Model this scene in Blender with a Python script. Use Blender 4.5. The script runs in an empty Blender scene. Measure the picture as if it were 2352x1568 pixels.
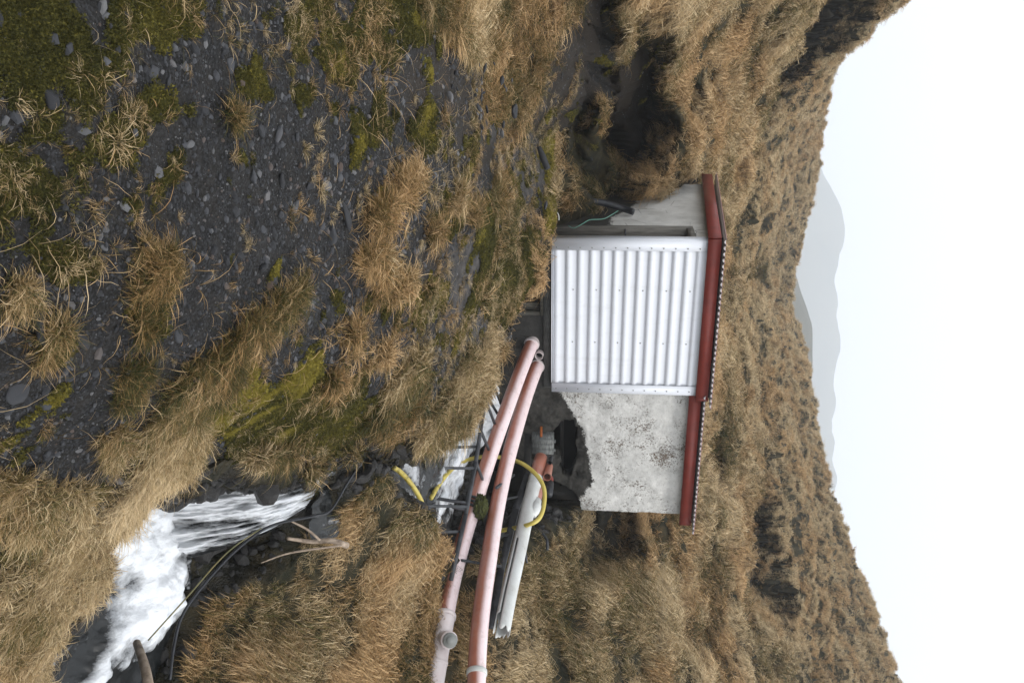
import bpy, math, random
import numpy as np
from mathutils import Vector, Matrix, Euler

random.seed(7)
rng = np.random.default_rng(11)
SC = bpy.context.scene
COL = SC.collection

# ------------------------------------------------------------------ camera
# Eye at the origin, +Y looks into the scene, +Z is up. The photograph was
# taken in portrait and stored sideways, so "up" in the world is picture right.
FPX, PITCH, ROLL = 1930.0, math.radians(5.33), 0.023
FWD = np.array([0, math.cos(PITCH), -math.sin(PITCH)])
UPV = np.array([0, math.sin(PITCH), math.cos(PITCH)])
XR = np.array([1.0, 0, 0])
RX = math.cos(ROLL) * UPV - math.sin(ROLL) * XR
TY = -math.sin(ROLL) * UPV - math.cos(ROLL) * XR
cam = bpy.data.cameras.new('camera')
cam.sensor_fit = 'HORIZONTAL'
cam.sensor_width = 36.0
cam.lens = FPX / 2352.0 * 36.0
cam.clip_start = 0.05
cam.clip_end = 6000
co = bpy.data.objects.new('camera', cam)
m = Matrix.Identity(4)
for i in range(3):
    m[i][0], m[i][1], m[i][2] = RX[i], TY[i], -FWD[i]
co.matrix_world = m
COL.objects.link(co)
SC.camera = co

# ------------------------------------------------------------------ light
SUN_EL, SUN_AZ = math.radians(52), math.radians(128)   # azimuth clockwise from +Y
world = bpy.data.worlds.new('World')
SC.world = world
world.use_nodes = True
wn = world.node_tree
wn.nodes.clear()
wo = wn.nodes.new('ShaderNodeOutputWorld')
wb = wn.nodes.new('ShaderNodeBackground')
ws = wn.nodes.new('ShaderNodeTexSky')
ws.sky_type = 'NISHITA'
ws.sun_disc = False
ws.sun_elevation = SUN_EL
ws.sun_rotation = SUN_AZ
ws.air_density = 1.0
ws.dust_density = 3.0
wm = wn.nodes.new('ShaderNodeMix')
wm.data_type = 'RGBA'
wm.inputs[0].default_value = 0.88                        # overcast: mostly cloud
wm.inputs[7].default_value = (15.3, 15.6, 16.0, 1)
wn.links.new(ws.outputs[0], wm.inputs[6])
wn.links.new(wm.outputs[2], wb.inputs[0])
wb.inputs[1].default_value = 0.1
wn.links.new(wb.outputs[0], wo.inputs[0])
sl = bpy.data.lights.new('sun', 'SUN')
sl.energy = 1.35
sl.angle = math.radians(12)
sl.color = (1.0, 0.96, 0.9)
so = bpy.data.objects.new('sun', sl)
sd = Vector((math.sin(SUN_AZ) * math.cos(SUN_EL), math.cos(SUN_AZ) * math.cos(SUN_EL), math.sin(SUN_EL)))
so.rotation_euler = sd.to_track_quat('Z', 'Y').to_euler()
COL.objects.link(so)
SC.view_settings.view_transform = 'Standard'
SC.view_settings.look = 'None'
SC.view_settings.exposure = 0.0
SC.view_settings.gamma = 1.0
SC.view_settings.use_curve_mapping = False
SC.render.engine = 'CYCLES'
SC.cycles.max_bounces = 8
SC.cycles.diffuse_bounces = 1
SC.cycles.glossy_bounces = 3
SC.cycles.transmission_bounces = 4
SC.cycles.transparent_max_bounces = 6
SC.cycles.volume_bounces = 6
SC.cycles.use_denoising = True
SC.cycles.denoiser = 'OPENIMAGEDENOISE'
SC.cycles.denoising_input_passes = 'RGB_ALBEDO_NORMAL'
SC.cycles.sample_clamp_indirect = 4
SC.cycles.caustics_reflective = False
SC.cycles.caustics_refractive = False

# ------------------------------------------------------------------ helpers
def ray(px, py):
    d = FWD * FPX + RX * (px - 1176.0) - TY * (py - 784.0)
    return d / d[1]

def P(px, py, Y):
    return ray(px, py) * Y

def project(p):
    """world points (N,3) -> photo coordinates on the 2352 grid"""
    f = p @ FWD
    return 1176.0 + FPX * (p @ RX) / f, 784.0 - FPX * (p @ TY) / f

def hsh(ix, iy, iz, seed):
    n = (ix * 374761393 + iy * 668265263 + iz * 2147483647 + seed * 1274126177) & 0xffffffff
    n = ((n ^ (n >> 13)) * 1274126177) & 0xffffffff
    n = ((n ^ (n >> 16)) * 2246822519) & 0xffffffff
    return ((n ^ (n >> 15)) & 0xffffff) / float(0xffffff)

def vn(x, y, z=None, seed=0):
    """value noise 0..1"""
    x = np.asarray(x, float); y = np.asarray(y, float)
    z = np.zeros_like(x) if z is None else np.asarray(z, float)
    xi, yi, zi = np.floor(x), np.floor(y), np.floor(z)
    fx, fy, fz = x - xi, y - yi, z - zi
    fx, fy, fz = [f * f * f * (f * (f * 6 - 15) + 10) for f in (fx, fy, fz)]
    xi, yi, zi = xi.astype(np.int64), yi.astype(np.int64), zi.astype(np.int64)
    r = 0
    for dx in (0, 1):
        for dy in (0, 1):
            for dz in (0, 1):
                w = (fx if dx else 1 - fx) * (fy if dy else 1 - fy) * (fz if dz else 1 - fz)
                r = r + w * hsh(xi + dx, yi + dy, zi + dz, seed)
    return r

def fbm(x, y, z=None, seed=0, o=4):
    s, a, t = 0, 0.5, 0
    x = np.asarray(x, float); y = np.asarray(y, float)
    z = np.zeros_like(x) if z is None else np.asarray(z, float)
    for k in range(o):
        s = s + a * vn(x * 2 ** k + 17.3 * k, y * 2 ** k - 9.1 * k, z * 2 ** k, seed + k)
        t += a
        a *= 0.5
    return s / t

def sstep(a, b, x):
    t = np.clip((x - a) / (b - a), 0, 1)
    return t * t * (3 - 2 * t)

def pchip(xs, ys, x):
    xs, ys = np.asarray(xs, float), np.asarray(ys, float)
    h = np.diff(xs); d = np.diff(ys) / h
    m = np.zeros_like(ys)
    for i in range(1, len(xs) - 1):
        if d[i - 1] * d[i] > 0:
            w1, w2 = 2 * h[i] + h[i - 1], h[i] + 2 * h[i - 1]
            m[i] = (w1 + w2) / (w1 / d[i - 1] + w2 / d[i])
    m[0], m[-1] = d[0], d[-1]
    x = np.clip(x, xs[0], xs[-1])
    i = np.clip(np.searchsorted(xs, x) - 1, 0, len(xs) - 2)
    t = (x - xs[i]) / h[i]
    return (ys[i] * (2 * t**3 - 3 * t**2 + 1) + h[i] * m[i] * (t**3 - 2 * t**2 + t)
            + ys[i + 1] * (-2 * t**3 + 3 * t**2) + h[i] * m[i + 1] * (t**3 - t**2))

def poly_sd(x, y, poly):
    """signed distance to polygon, positive inside"""
    x = np.asarray(x, float); y = np.asarray(y, float)
    poly = np.asarray(poly, float)
    best = np.full(x.shape, 1e18)
    inside = np.zeros(x.shape, bool)
    n = len(poly)
    for i in range(n):
        ax, ay = poly[i]; bx, by = poly[(i + 1) % n]
        ex, ey = bx - ax, by - ay
        t = np.clip(((x - ax) * ex + (y - ay) * ey) / (ex * ex + ey * ey + 1e-12), 0, 1)
        best = np.minimum(best, (x - ax - t * ex) ** 2 + (y - ay - t * ey) ** 2)
        c = ((ay > y) != (by > y)) & (x < (bx - ax) * (y - ay) / ((by - ay) if by != ay else 1e-12) + ax)
        inside ^= c
    d = np.sqrt(best)
    return np.where(inside, d, -d)

def mesh_np(name, verts, faces):
    me = bpy.data.meshes.new(name)
    verts = np.asarray(verts, np.float32).reshape(-1, 3)
    me.vertices.add(len(verts))
    me.vertices.foreach_set('co', verts.ravel())
    if isinstance(faces, np.ndarray):
        k = faces.shape[1]; nf = len(faces)
        me.loops.add(nf * k)
        me.loops.foreach_set('vertex_index', faces.astype(np.int32).ravel())
        me.polygons.add(nf)
        me.polygons.foreach_set('loop_start', np.arange(0, nf * k, k, dtype=np.int32))
    else:
        tot = sum(len(f) for f in faces)
        me.loops.add(tot)
        me.loops.foreach_set('vertex_index', np.array([i for f in faces for i in f], np.int32))
        me.polygons.add(len(faces))
        st, s = [], 0
        for f in faces:
            st.append(s); s += len(f)
        me.polygons.foreach_set('loop_start', np.array(st, np.int32))
    me.update(calc_edges=True)
    me.validate()
    return me

def smooth(me, on=True):
    me.polygons.foreach_set('use_smooth', np.full(len(me.polygons), on))

def fattr(me, name, data, domain='POINT'):
    a = me.attributes.new(name, 'FLOAT', domain)
    a.data.foreach_set('value', np.asarray(data, np.float32))

def obj(name, me, mat=None, parent=None, loc=None, rot=None):
    o = bpy.data.objects.new(name, me)
    COL.objects.link(o)
    if mat and not me.materials:
        me.materials.append(mat)
    if loc is not None: o.location = loc
    if rot is not None: o.rotation_euler = rot
    if parent: o.parent = parent
    return o

def tag(o, label=None, cat=None, group=None, kind=None):
    if label: o['label'] = label
    if cat: o['category'] = cat
    if group: o['group'] = group
    if kind: o['kind'] = kind
    return o

def empty(name, loc=(0, 0, 0)):
    o = bpy.data.objects.new(name, None)
    o.location = loc
    o.empty_display_size = 0.1
    COL.objects.link(o)
    return o

class MB:
    def __init__(s): s.v, s.f = [], []
    def add(s, v, f):
        n = len(s.v); s.v += [tuple(map(float, q)) for q in v]; s.f += [tuple(i + n for i in q) for q in f]
        return s
    def hexa(s, c):          # c: 8 corners, bottom 0-3 then top 4-7
        return s.add(c, [(0, 3, 2, 1), (4, 5, 6, 7), (0, 1, 5, 4), (1, 2, 6, 5), (2, 3, 7, 6), (3, 0, 4, 7)])
    def box(s, o, ax, ay, az):
        o, ax, ay, az = map(np.array, (o, ax, ay, az))
        return s.hexa([o, o + ax, o + ax + ay, o + ay, o + az, o + ax + az, o + ax + ay + az, o + ay + az])
    def bar(s, a, b, w, h=None, up=(0, 0, 1)):
        a, b, up = np.array(a, float), np.array(b, float), np.array(up, float)
        h = h or w
        d = b - a; d /= np.linalg.norm(d)
        u = np.cross(d, up); u /= np.linalg.norm(u) + 1e-9
        v = np.cross(u, d)
        c = [a + u * w / 2 * sx + v * h / 2 * sy for sx, sy in ((-1, -1), (1, -1), (1, 1), (-1, 1))]
        e = [q + (b - a) for q in c]
        return s.add(c + e, [(0, 1, 2, 3), (7, 6, 5, 4), (0, 4, 5, 1), (1, 5, 6, 2), (2, 6, 7, 3), (3, 7, 4, 0)])
    def tube(s, pts, r, n=12, cap=True, inner=None):
        pts = [np.array(p, float) for p in pts]
        rs = list(r) if hasattr(r, '__len__') else [r] * len(pts)
        u = None; vs = []; fs = []
        for i, p in enumerate(pts):
            t = pts[min(i + 1, len(pts) - 1)] - pts[max(i - 1, 0)]
            t /= np.linalg.norm(t) + 1e-12
            if u is None:
                u = np.cross(t, (0, 0, 1.0))
                if np.linalg.norm(u) < 1e-3: u = np.cross(t, (0, 1.0, 0))
            u = u - t * (u @ t); u /= np.linalg.norm(u)
            w = np.cross(t, u)
            for k in range(n):
                a = 2 * math.pi * k / n
                vs.append(p + (u * math.cos(a) + w * math.sin(a)) * rs[i])
        for i in range(len(pts) - 1):
            for k in range(n):
                a, b = i * n + k, i * n + (k + 1) % n
                fs.append((a, b, b + n, a + n))
        if cap:
            fs.append(tuple(range(n - 1, -1, -1)))
            fs.append(tuple((len(pts) - 1) * n + k for k in range(n)))
        return s.add(vs, fs)
    def build(s, name, mat, parent=None, sm=False, jitter=0.0):
        me = mesh_np(name, s.v, s.f)
        if sm: smooth(me)
        return obj(name, me, mat, parent)

def spline(pts, n=8):
    """Catmull-Rom through 3D points"""
    p = [np.array(q, float) for q in pts]
    p = [2 * p[0] - p[1]] + p + [2 * p[-1] - p[-2]]
    out = []
    for i in range(1, len(p) - 2):
        for k in range(n):
            t = k / n
            out.append(0.5 * (2 * p[i] + (p[i + 1] - p[i - 1]) * t + (2 * p[i - 1] - 5 * p[i] + 4 * p[i + 1] - p[i + 2]) * t * t
                              + (3 * p[i] - p[i - 1] - 3 * p[i + 1] + p[i + 2]) * t ** 3))
    out.append(p[-2])
    return out

# ------------------------------------------------------------------ materials
class NT:
    def __init__(s, name):
        s.m = bpy.data.materials.new(name); s.m.use_nodes = True
        s.t = s.m.node_tree; s.t.nodes.clear()
        s.out = s.n('ShaderNodeOutputMaterial')
        s.b = s.n('ShaderNodeBsdfPrincipled')
        s.l(s.b.outputs[0], s.out.inputs[0])
    def n(s, t, **k):
        n = s.t.nodes.new(t)
        for a, v in k.items(): setattr(n, a, v)
        return n
    def l(s, a, b): s.t.links.new(a, b)
    def set(s, sock, v):
        if isinstance(v, bpy.types.NodeSocket): s.l(v, sock)
        elif isinstance(v, (tuple, list)) and len(v) == 3 and sock.type == 'RGBA': sock.default_value = (*v, 1)
        else: sock.default_value = v
    def attr(s, name, typ='GEOMETRY', out='Fac'):
        a = s.n('ShaderNodeAttribute', attribute_name=name, attribute_type=typ)
        return a.outputs[out]
    def pos(s, kind='Object'):
        return s.n('ShaderNodeTexCoord').outputs[kind]
    def noise(s, scale, detail=5, rough=0.55, vec=None, dist=0.0, stretch=None):
        t = s.n('ShaderNodeTexNoise')
        t.inputs['Scale'].default_value = scale; t.inputs['Detail'].default_value = detail
        t.inputs['Roughness'].default_value = rough; t.inputs['Distortion'].default_value = dist
        v = vec or s.pos()
        if stretch:
            mp = s.n('ShaderNodeMapping'); mp.inputs['Scale'].default_value = stretch
            s.l(v, mp.inputs[0]); v = mp.outputs[0]
        s.l(v, t.inputs['Vector'])
        return t.outputs['Fac']
    def voro(s, scale, feature='F1', out='Distance', vec=None, rnd=1.0):
        t = s.n('ShaderNodeTexVoronoi', feature=feature)
        t.inputs['Scale'].default_value = scale; t.inputs['Randomness'].default_value = rnd
        s.l(vec or s.pos(), t.inputs['Vector'])
        return t.outputs[out]
    def ramp(s, x, stops, interp='LINEAR'):
        r = s.n('ShaderNodeValToRGB'); cr = r.color_ramp; cr.interpolation = interp
        while len(cr.elements) < len(stops): cr.elements.new(0.5)
        for e, (p, c) in zip(cr.elements, stops):
            e.position = p
            e.color = (c, c, c, 1) if not isinstance(c, (tuple, list)) else (*c, 1)
        s.l(x, r.inputs[0]); return r.outputs[0]
    def mix(s, f, a, b, mode='MIX'):
        x = s.n('ShaderNodeMix', data_type='RGBA', blend_type=mode)
        s.set(x.inputs[0], f); s.set(x.inputs[6], a); s.set(x.inputs[7], b)
        return x.outputs[2]
    def math(s, op, a, b=0.5, c=None, clamp=False):
        x = s.n('ShaderNodeMath', operation=op, use_clamp=clamp)
        s.set(x.inputs[0], a); s.set(x.inputs[1], b)
        if c is not None: s.set(x.inputs[2], c)
        return x.outputs[0]
    def bump(s, h, strength=0.5, dist=0.01, normal=None):
        x = s.n('ShaderNodeBump'); x.inputs['Strength'].default_value = strength
        x.inputs['Distance'].default_value = dist
        s.l(h, x.inputs['Height'])
        if normal: s.l(normal, x.inputs['Normal'])
        s.l(x.outputs[0], s.b.inputs['Normal'])
        return x.outputs[0]
    def base(s, c): s.set(s.b.inputs['Base Color'], c); return s
    def rough(s, v): s.set(s.b.inputs['Roughness'], v); return s
    def spec(s, v): s.set(s.b.inputs['Specular IOR Level'], v); return s

def m_simple(name, a, b, scale=8, rough=0.6, bump=0.3, bd=0.004, stretch=None, spec=0.4, bscale=None):
    n = NT(name)
    f = n.noise(scale, 6, 0.6, stretch=stretch)
    n.base(n.mix(n.ramp(f, [(0.3, 0), (0.7, 1)]), a, b)).rough(rough).spec(spec)
    if bump: n.bump(n.noise(bscale or scale * 5, 5, 0.6, stretch=stretch), bump, bd)
    return n.m

MAT = {}
def mk_materials():
    M = MAT
    # --- ground
    n = NT('ground')
    pw = n.pos()
    fine = n.noise(60, 6, 0.65); mid = n.noise(9, 5, 0.6); big = n.noise(1.3, 4, 0.6)
    speck = n.voro(120, out='Color')
    sv = n.n('ShaderNodeSeparateColor'); n.l(speck, sv.inputs[0])
    gravel = n.mix(n.ramp(sv.outputs[0], [(0.45, 0), (1.0, 1)]), (0.006, 0.006, 0.006), (0.028, 0.029, 0.032))
    gravel = n.mix(n.ramp(mid, [(0.4, 0), (0.75, 0.6)]), gravel, (0.028, 0.024, 0.02))
    moss = n.mix(n.ramp(n.noise(90, 4, 0.7), [(0.35, 0), (0.65, 1)]), (0.014, 0.015, 0.005), (0.085, 0.08, 0.02))
    yel = n.mix(n.ramp(n.noise(14, 5, 0.7), [(0.35, 0), (0.7, 1)]), (0.04, 0.036, 0.008), (0.15, 0.125, 0.02))
    soil = n.mix(mid, (0.010, 0.008, 0.006), (0.036, 0.028, 0.021))
    rockc = n.mix(n.ramp(mid, [(0.35, 0), (0.7, 1)]), (0.024, 0.023, 0.023), (0.088, 0.082, 0.079))
    rockc = n.mix(n.ramp(n.noise(30, 5, 0.7), [(0.5, 0), (0.7, 0.5)]), rockc, (0.04, 0.03, 0.015))
    duff = n.mix(n.ramp(n.noise(4.0, 6, 0.7), [(0.4, 0), (0.65, 1)]), (0.012, 0.013, 0.005), (0.055, 0.042, 0.019))
    c = gravel
    def m_(name, lo, hi, sc=25):
        a = n.attr(name)
        j = n.math('MULTIPLY_ADD', n.noise(sc, 5, 0.75), 0.7, -0.35)
        return n.ramp(n.math('ADD', a, j), [(lo, 0), (hi, 1)])
    c = n.mix(m_('m_soil', .4, .6), c, soil)
    c = n.mix(m_('m_rock', .4, .6), c, rockc)
    c = n.mix(m_('m_grass', .35, .6, 8), c, duff)
    c = n.mix(m_('m_moss', .42, .6), c, moss)
    c = n.mix(m_('m_yel', .42, .6), c, yel)
    wet = n.attr('m_wet')
    c = n.mix(n.math('MULTIPLY', wet, 0.85), c, (0.006, 0.006, 0.0055))
    n.base(c).spec(0.3)
    n.rough(n.math('MULTIPLY_ADD', wet, -0.5, 0.9))
    n.bump(n.math('ADD', n.math('MULTIPLY', fine, 0.5), n.voro(70)), 0.7, 0.012)
    M['ground'] = n.m
    # --- dry grass; tint 0 = green, 1 = straw, on instances or in plain tufts
    def grass(name, typ):
        n = NT(name)
        t = n.attr('tint', typ) if typ == 'INSTANCER' else n.attr('tint', 'OBJECT')
        r = n.n('ShaderNodeObjectInfo').outputs['Random']
        bv = n.attr('bv'); h = n.attr('bh')
        tt = n.math('ADD', t, n.math('MULTIPLY_ADD', bv, 1.0, -0.5))
        c = n.ramp(tt, [(0.0, (0.028, 0.042, 0.006)), (0.24, (0.095, 0.094, 0.018)), (0.44, (0.22, 0.15, 0.052)),
                        (0.64, (0.50, 0.355, 0.175)), (1.0, (0.82, 0.65, 0.40))])
        wm_ = n.attr('warm', typ)
        c = n.mix(n.math('MULTIPLY', n.ramp(r, [(0.6, 0), (1.0, 1)]), 0.3), c, (0.42, 0.22, 0.10))
        c = n.mix(wm_, c, n.mix(1.0, c, (0.93, 0.72, 0.52), 'MULTIPLY'))
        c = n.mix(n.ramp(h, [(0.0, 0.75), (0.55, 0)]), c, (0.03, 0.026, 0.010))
        n.base(c).rough(0.6).spec(0.3)
        tr = n.n('ShaderNodeBsdfTranslucent'); n.l(c, tr.inputs[0])
        ms = n.n('ShaderNodeMixShader'); ms.inputs[0].default_value = 0.25
        n.l(n.b.outputs[0], ms.inputs[1]); n.l(tr.outputs[0], ms.inputs[2]); n.l(ms.outputs[0], n.out.inputs[0])
        return n.m
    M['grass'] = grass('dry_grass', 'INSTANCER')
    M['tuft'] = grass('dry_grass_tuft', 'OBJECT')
    n = NT('moss_sprig')
    t = n.attr('tint', 'INSTANCER')
    c = n.ramp(n.math('ADD', t, n.math('MULTIPLY_ADD', n.attr('bv'), 0.5, -0.25)),
               [(0.0, (0.026, 0.027, 0.007)), (0.45, (0.085, 0.078, 0.018)), (1.0, (0.25, 0.205, 0.035))])
    n.base(c).rough(0.85).spec(0.2)
    M['moss'] = n.m
    # --- stones
    n = NT('basalt_stone')
    r = n.n('ShaderNodeObjectInfo').outputs['Random']
    c = n.ramp(r, [(0.0, (0.022, 0.023, 0.027)), (0.45, (0.030, 0.031, 0.035)), (0.78, (0.080, 0.084, 0.095)), (0.90, (0.19, 0.19, 0.195)), (0.97, (0.10, 0.07, 0.055))])
    c = n.mix(n.ramp(n.noise(25, 6, 0.7), [(0.35, 0), (0.75, 0.6)]), c, (0.04, 0.041, 0.045))
    n.base(c).rough(0.7).spec(0.35); n.bump(n.noise(45, 6, 0.7), 0.6, 0.01)
    M['stone'] = n.m
    M['wetstone'] = m_simple('wet_black_rock', (0.010, 0.010, 0.011), (0.050, 0.048, 0.046), 14, 0.35, 0.6, 0.01)
    # --- house
    n = NT('white_sheet_metal')
    c = n.mix(n.ramp(n.noise(3.0, 4, 0.6), [(0.55, 0), (0.85, 0.25)]), (0.73, 0.76, 0.82), (0.62, 0.62, 0.60))
    c = n.mix(n.ramp(n.noise(9, 6, 0.7, stretch=(1, 1, .12)), [(0.52, 0), (0.8, 0.28)]), c, (0.42, 0.42, 0.38))
    n.base(c).rough(0.4).spec(0.5)
    n.bump(n.noise(2.2, 3), 0.25, 0.02)
    M['cladding'] = n.m
    n = NT('red_painted_board')
    c = n.mix(n.ramp(n.noise(5, 5, 0.6), [(0.35, 0), (0.75, 1)]), (0.21, 0.028, 0.018), (0.15, 0.022, 0.015))
    c = n.mix(n.ramp(n.noise(40, 5, 0.7), [(0.66, 0), (0.74, 0.7)]), c, (0.06, 0.025, 0.02))
    n.base(c).rough(0.5); n.bump(n.noise(30, 4), 0.15, 0.004)
    M['red'] = n.m
    n = NT('peeling_whitewash')
    a = n.attr('paint')
    bare = n.mix(n.ramp(n.noise(7, 6, 0.7), [(0.35, 0), (0.7, 1)]), (0.022, 0.022, 0.02), (0.075, 0.07, 0.062))
    white = n.mix(n.ramp(n.noise(3.5, 6, 0.65), [(0.3, 0), (0.7, 1)]), (0.52, 0.52, 0.50), (0.80, 0.795, 0.765))
    chips = n.ramp(n.math('ADD', n.noise(44, 7, 0.75), n.math('MULTIPLY_ADD', n.noise(2.4, 3, 0.6), 0.5, -0.25)), [(0.585, 0), (0.64, 1)])
    white = n.mix(n.math('MULTIPLY', chips, 0.9), white, n.mix(n.noise(9, 2), (0.19, 0.115, 0.06), (0.10, 0.08, 0.06)))
    white = n.mix(n.ramp(n.noise(50, 5, 0.7), [(0.5, 0), (0.7, 0.3)]), white, (0.2, 0.2, 0.19))
    edge = n.ramp(n.math('ADD', a, n.math('MULTIPLY_ADD', n.noise(14, 7, 0.8), 0.8, -0.4)), [(0.47, 0), (0.53, 1)])
    n.base(n.mix(edge, bare, white)).rough(0.85).spec(0.25)
    n.bump(n.math('ADD', n.noise(35, 7, 0.75), n.math('MULTIPLY', chips, -0.6)), 0.8, 0.02)
    M['plaster'] = n.m
    n = NT('smooth_whitewash')
    c = n.mix(n.ramp(n.noise(2.5, 6, 0.65), [(0.35, 0), (0.7, 1)]), (0.50, 0.49, 0.46), (0.74, 0.73, 0.70))
    crack = n.ramp(n.voro(1.6, 'DISTANCE_TO_EDGE', vec=None), [(0.0, 1), (0.012, 0)])
    c = n.mix(n.math('MULTIPLY', crack, n.ramp(n.noise(4), [(0.45, 0), (0.6, 0.9)])), c, (0.1, 0.09, 0.08))
    edge = n.ramp(n.math('ADD', n.attr('paint'), n.math('MULTIPLY_ADD', n.noise(10, 7, 0.8), 0.9, -0.45)), [(0.45, 0), (0.55, 1)])
    n.base(n.mix(edge, (0.04, 0.038, 0.032), c)).rough(0.8).spec(0.25); n.bump(n.noise(30, 6, 0.7), 0.3, 0.008)
    M['whitewash'] = n.m
    M['concrete'] = m_simple('dark_damp_concrete', (0.009, 0.009, 0.0085), (0.034, 0.032, 0.029), 5, 0.75, 0.7, 0.02)
    M['lintel'] = m_simple('grey_concrete', (0.04, 0.04, 0.037), (0.10, 0.10, 0.095), 6, 0.8, 0.4, 0.01)
    M['wood'] = m_simple('weathered_timber', (0.10, 0.095, 0.08), (0.24, 0.225, 0.20), 6, 0.8, 0.5, 0.006, stretch=(6, 6, 0.6))
    M['box_wood'] = m_simple('old_grey_planks', (0.06, 0.065, 0.06), (0.24, 0.25, 0.245), 10, 0.8, 0.5, 0.006, stretch=(1, 1, 7))
    M['darkwood'] = m_simple('dark_wet_timber', (0.018, 0.017, 0.013), (0.075, 0.07, 0.055), 6, 0.7, 0.5, 0.006, stretch=(6, 6, 0.6))
    M['door'] = m_simple('brown_door_board', (0.10, 0.062, 0.05), (0.17, 0.125, 0.11), 3, 0.7, 0.2, 0.004)
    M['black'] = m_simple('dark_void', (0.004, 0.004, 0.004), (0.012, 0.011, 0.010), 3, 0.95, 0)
    n = NT('corrugated_roof')
    g = n.n('ShaderNodeNewGeometry')
    nz = n.n('ShaderNodeSeparateXYZ'); n.l(g.outputs['True Normal'], nz.inputs[0])
    n.base(n.mix(n.attr('top'), (0.72, 0.68, 0.68), (0.22, 0.035, 0.03))).rough(0.45)
    M['roof'] = n.m
    M['crescent'] = m_simple('white_crescent', (0.78, 0.76, 0.76), (0.82, 0.8, 0.8), 5, 0.6, 0)
    # --- pipes etc
    n = NT('salmon_plastic')
    c = n.mix(n.ramp(n.noise(4, 5, 0.6), [(0.35, 0), (0.7, 1)]), (0.38, 0.13, 0.08), (0.46, 0.18, 0.12))
    c = n.mix(n.ramp(n.noise(1.7, 6, 0.7, stretch=(1, 1, 1)), [(0.5, 0), (0.8, 0.35)]), c, (0.74, 0.55, 0.52))
    c = n.mix(n.ramp(n.noise(60, 3, 0.6), [(0.70, 0), (0.73, 0.8)]), c, (0.15, 0.08, 0.06))
    grime = n.ramp(n.noise(11, 7, 0.75), [(0.52, 0), (0.70, 0.42)])
    lit = n.ramp(n.math('ADD', n.attr('toplight'), n.math('MULTIPLY_ADD', n.noise(2.2, 5, 0.6), 0.5, -0.25)), [(0.25, 0), (0.75, 1)])  # light painted into the colour: pale upper side, red-brown underside
    c = n.mix(lit, c, (0.84, 0.68, 0.69))
    c = n.mix(grime, c, (0.34, 0.24, 0.19))
    n.base(c).rough(0.30).spec(0.6)
    M['salmon'] = n.m
    n = NT('white_plastic')
    c = n.mix(n.ramp(n.noise(3, 5, 0.6), [(0.4, 0), (0.75, 1)]), (0.66, 0.68, 0.67), (0.5, 0.5, 0.47))
    c = n.mix(n.ramp(n.noise(12, 6, 0.7), [(0.62, 0), (0.75, 0.5)]), c, (0.2, 0.16, 0.09))
    n.base(c).rough(0.35).spec(0.5)
    M['whitepipe'] = n.m
    M['pale'] = m_simple('pale_pink_plastic', (0.66, 0.56, 0.55), (0.72, 0.66, 0.66), 5, 0.35, 0)
    M['rust'] = m_simple('rusty_red_ring', (0.20, 0.03, 0.02), (0.30, 0.06, 0.04), 12, 0.6, 0.2)
    M['cap'] = m_simple('grey_plastic_cap', (0.20, 0.21, 0.20), (0.28, 0.29, 0.28), 6, 0.4, 0)
    M['steel'] = m_simple('dull_steel_bar', (0.022, 0.024, 0.027), (0.075, 0.08, 0.09), 9, 0.5, 0.3)
    M['blackpipe'] = m_simple('black_plastic', (0.010, 0.011, 0.014), (0.03, 0.033, 0.04), 7, 0.35, 0.1)
    n = NT('yellow_hose')
    c = n.mix(n.ramp(n.noise(5, 5, 0.6), [(0.35, 0), (0.7, 1)]), (0.62, 0.52, 0.13), (0.55, 0.43, 0.08))
    c = n.mix(n.ramp(n.math('ADD', n.noise(18, 6, 0.7), n.attr('dirt')), [(0.8, 0), (0.95, 0.95)]), c, (0.05, 0.035, 0.012))
    n.base(c).rough(0.4)
    M['yellow'] = n.m
    M['orange'] = m_simple('orange_rust_rod', (0.45, 0.13, 0.02), (0.30, 0.08, 0.02), 20, 0.6, 0.2)
    M['stick'] = m_simple('dead_wood', (0.12, 0.085, 0.06), (0.50, 0.40, 0.31), 14, 0.8, 0.4, 0.004)
    M['wire'] = m_simple('turquoise_wire', (0.12, 0.34, 0.27), (0.22, 0.45, 0.36), 9, 0.4, 0)
    M['grasscable'] = m_simple('olive_cable', (0.05, 0.09, 0.05), (0.30, 0.22, 0.08), 4, 0.5, 0)
    M['whitewire'] = m_simple('white_cable', (0.6, 0.62, 0.6), (0.7, 0.7, 0.68), 9, 0.4, 0)
    # --- water: clear dark water under white foam
    def water(name, stretch, bscale, lo, hi):
        n = NT(name)
        f = n.math('ADD', n.attr('foam'), n.math('MULTIPLY_ADD', n.noise(bscale, 7, 0.75, vec=n.attr('flow', out='Vector'), stretch=stretch), 1.0, -0.5))
        fm = n.ramp(f, [(lo, 0), (hi, 1)])
        n.base(n.mix(fm, (0.012, 0.014, 0.015), (0.86, 0.89, 0.93)))
        n.rough(n.math('MULTIPLY_ADD', fm, 0.42, 0.20)).spec(0.5)
        n.bump(n.noise(bscale * 1.5, 6, 0.7, vec=n.attr('flow', out='Vector'), stretch=stretch), 0.7, 0.03)
        return n.m
    M['fall'] = water('falling_water', (1.0, 0.34, 1), 22, 0.28, 0.72)
    M['water'] = water('running_water', (1, 0.5, 1), 9, 0.32, 0.70)
    # --- hills
    n = NT('far_hill')
    c = n.mix(n.ramp(n.noise(0.012, 6, 0.65), [(0.35, 0), (0.7, 1)]), (0.03, 0.034, 0.02), (0.12, 0.10, 0.06))
    n.base(c).rough(0.95)
    M['hill'] = n.m
mk_materials()

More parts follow.
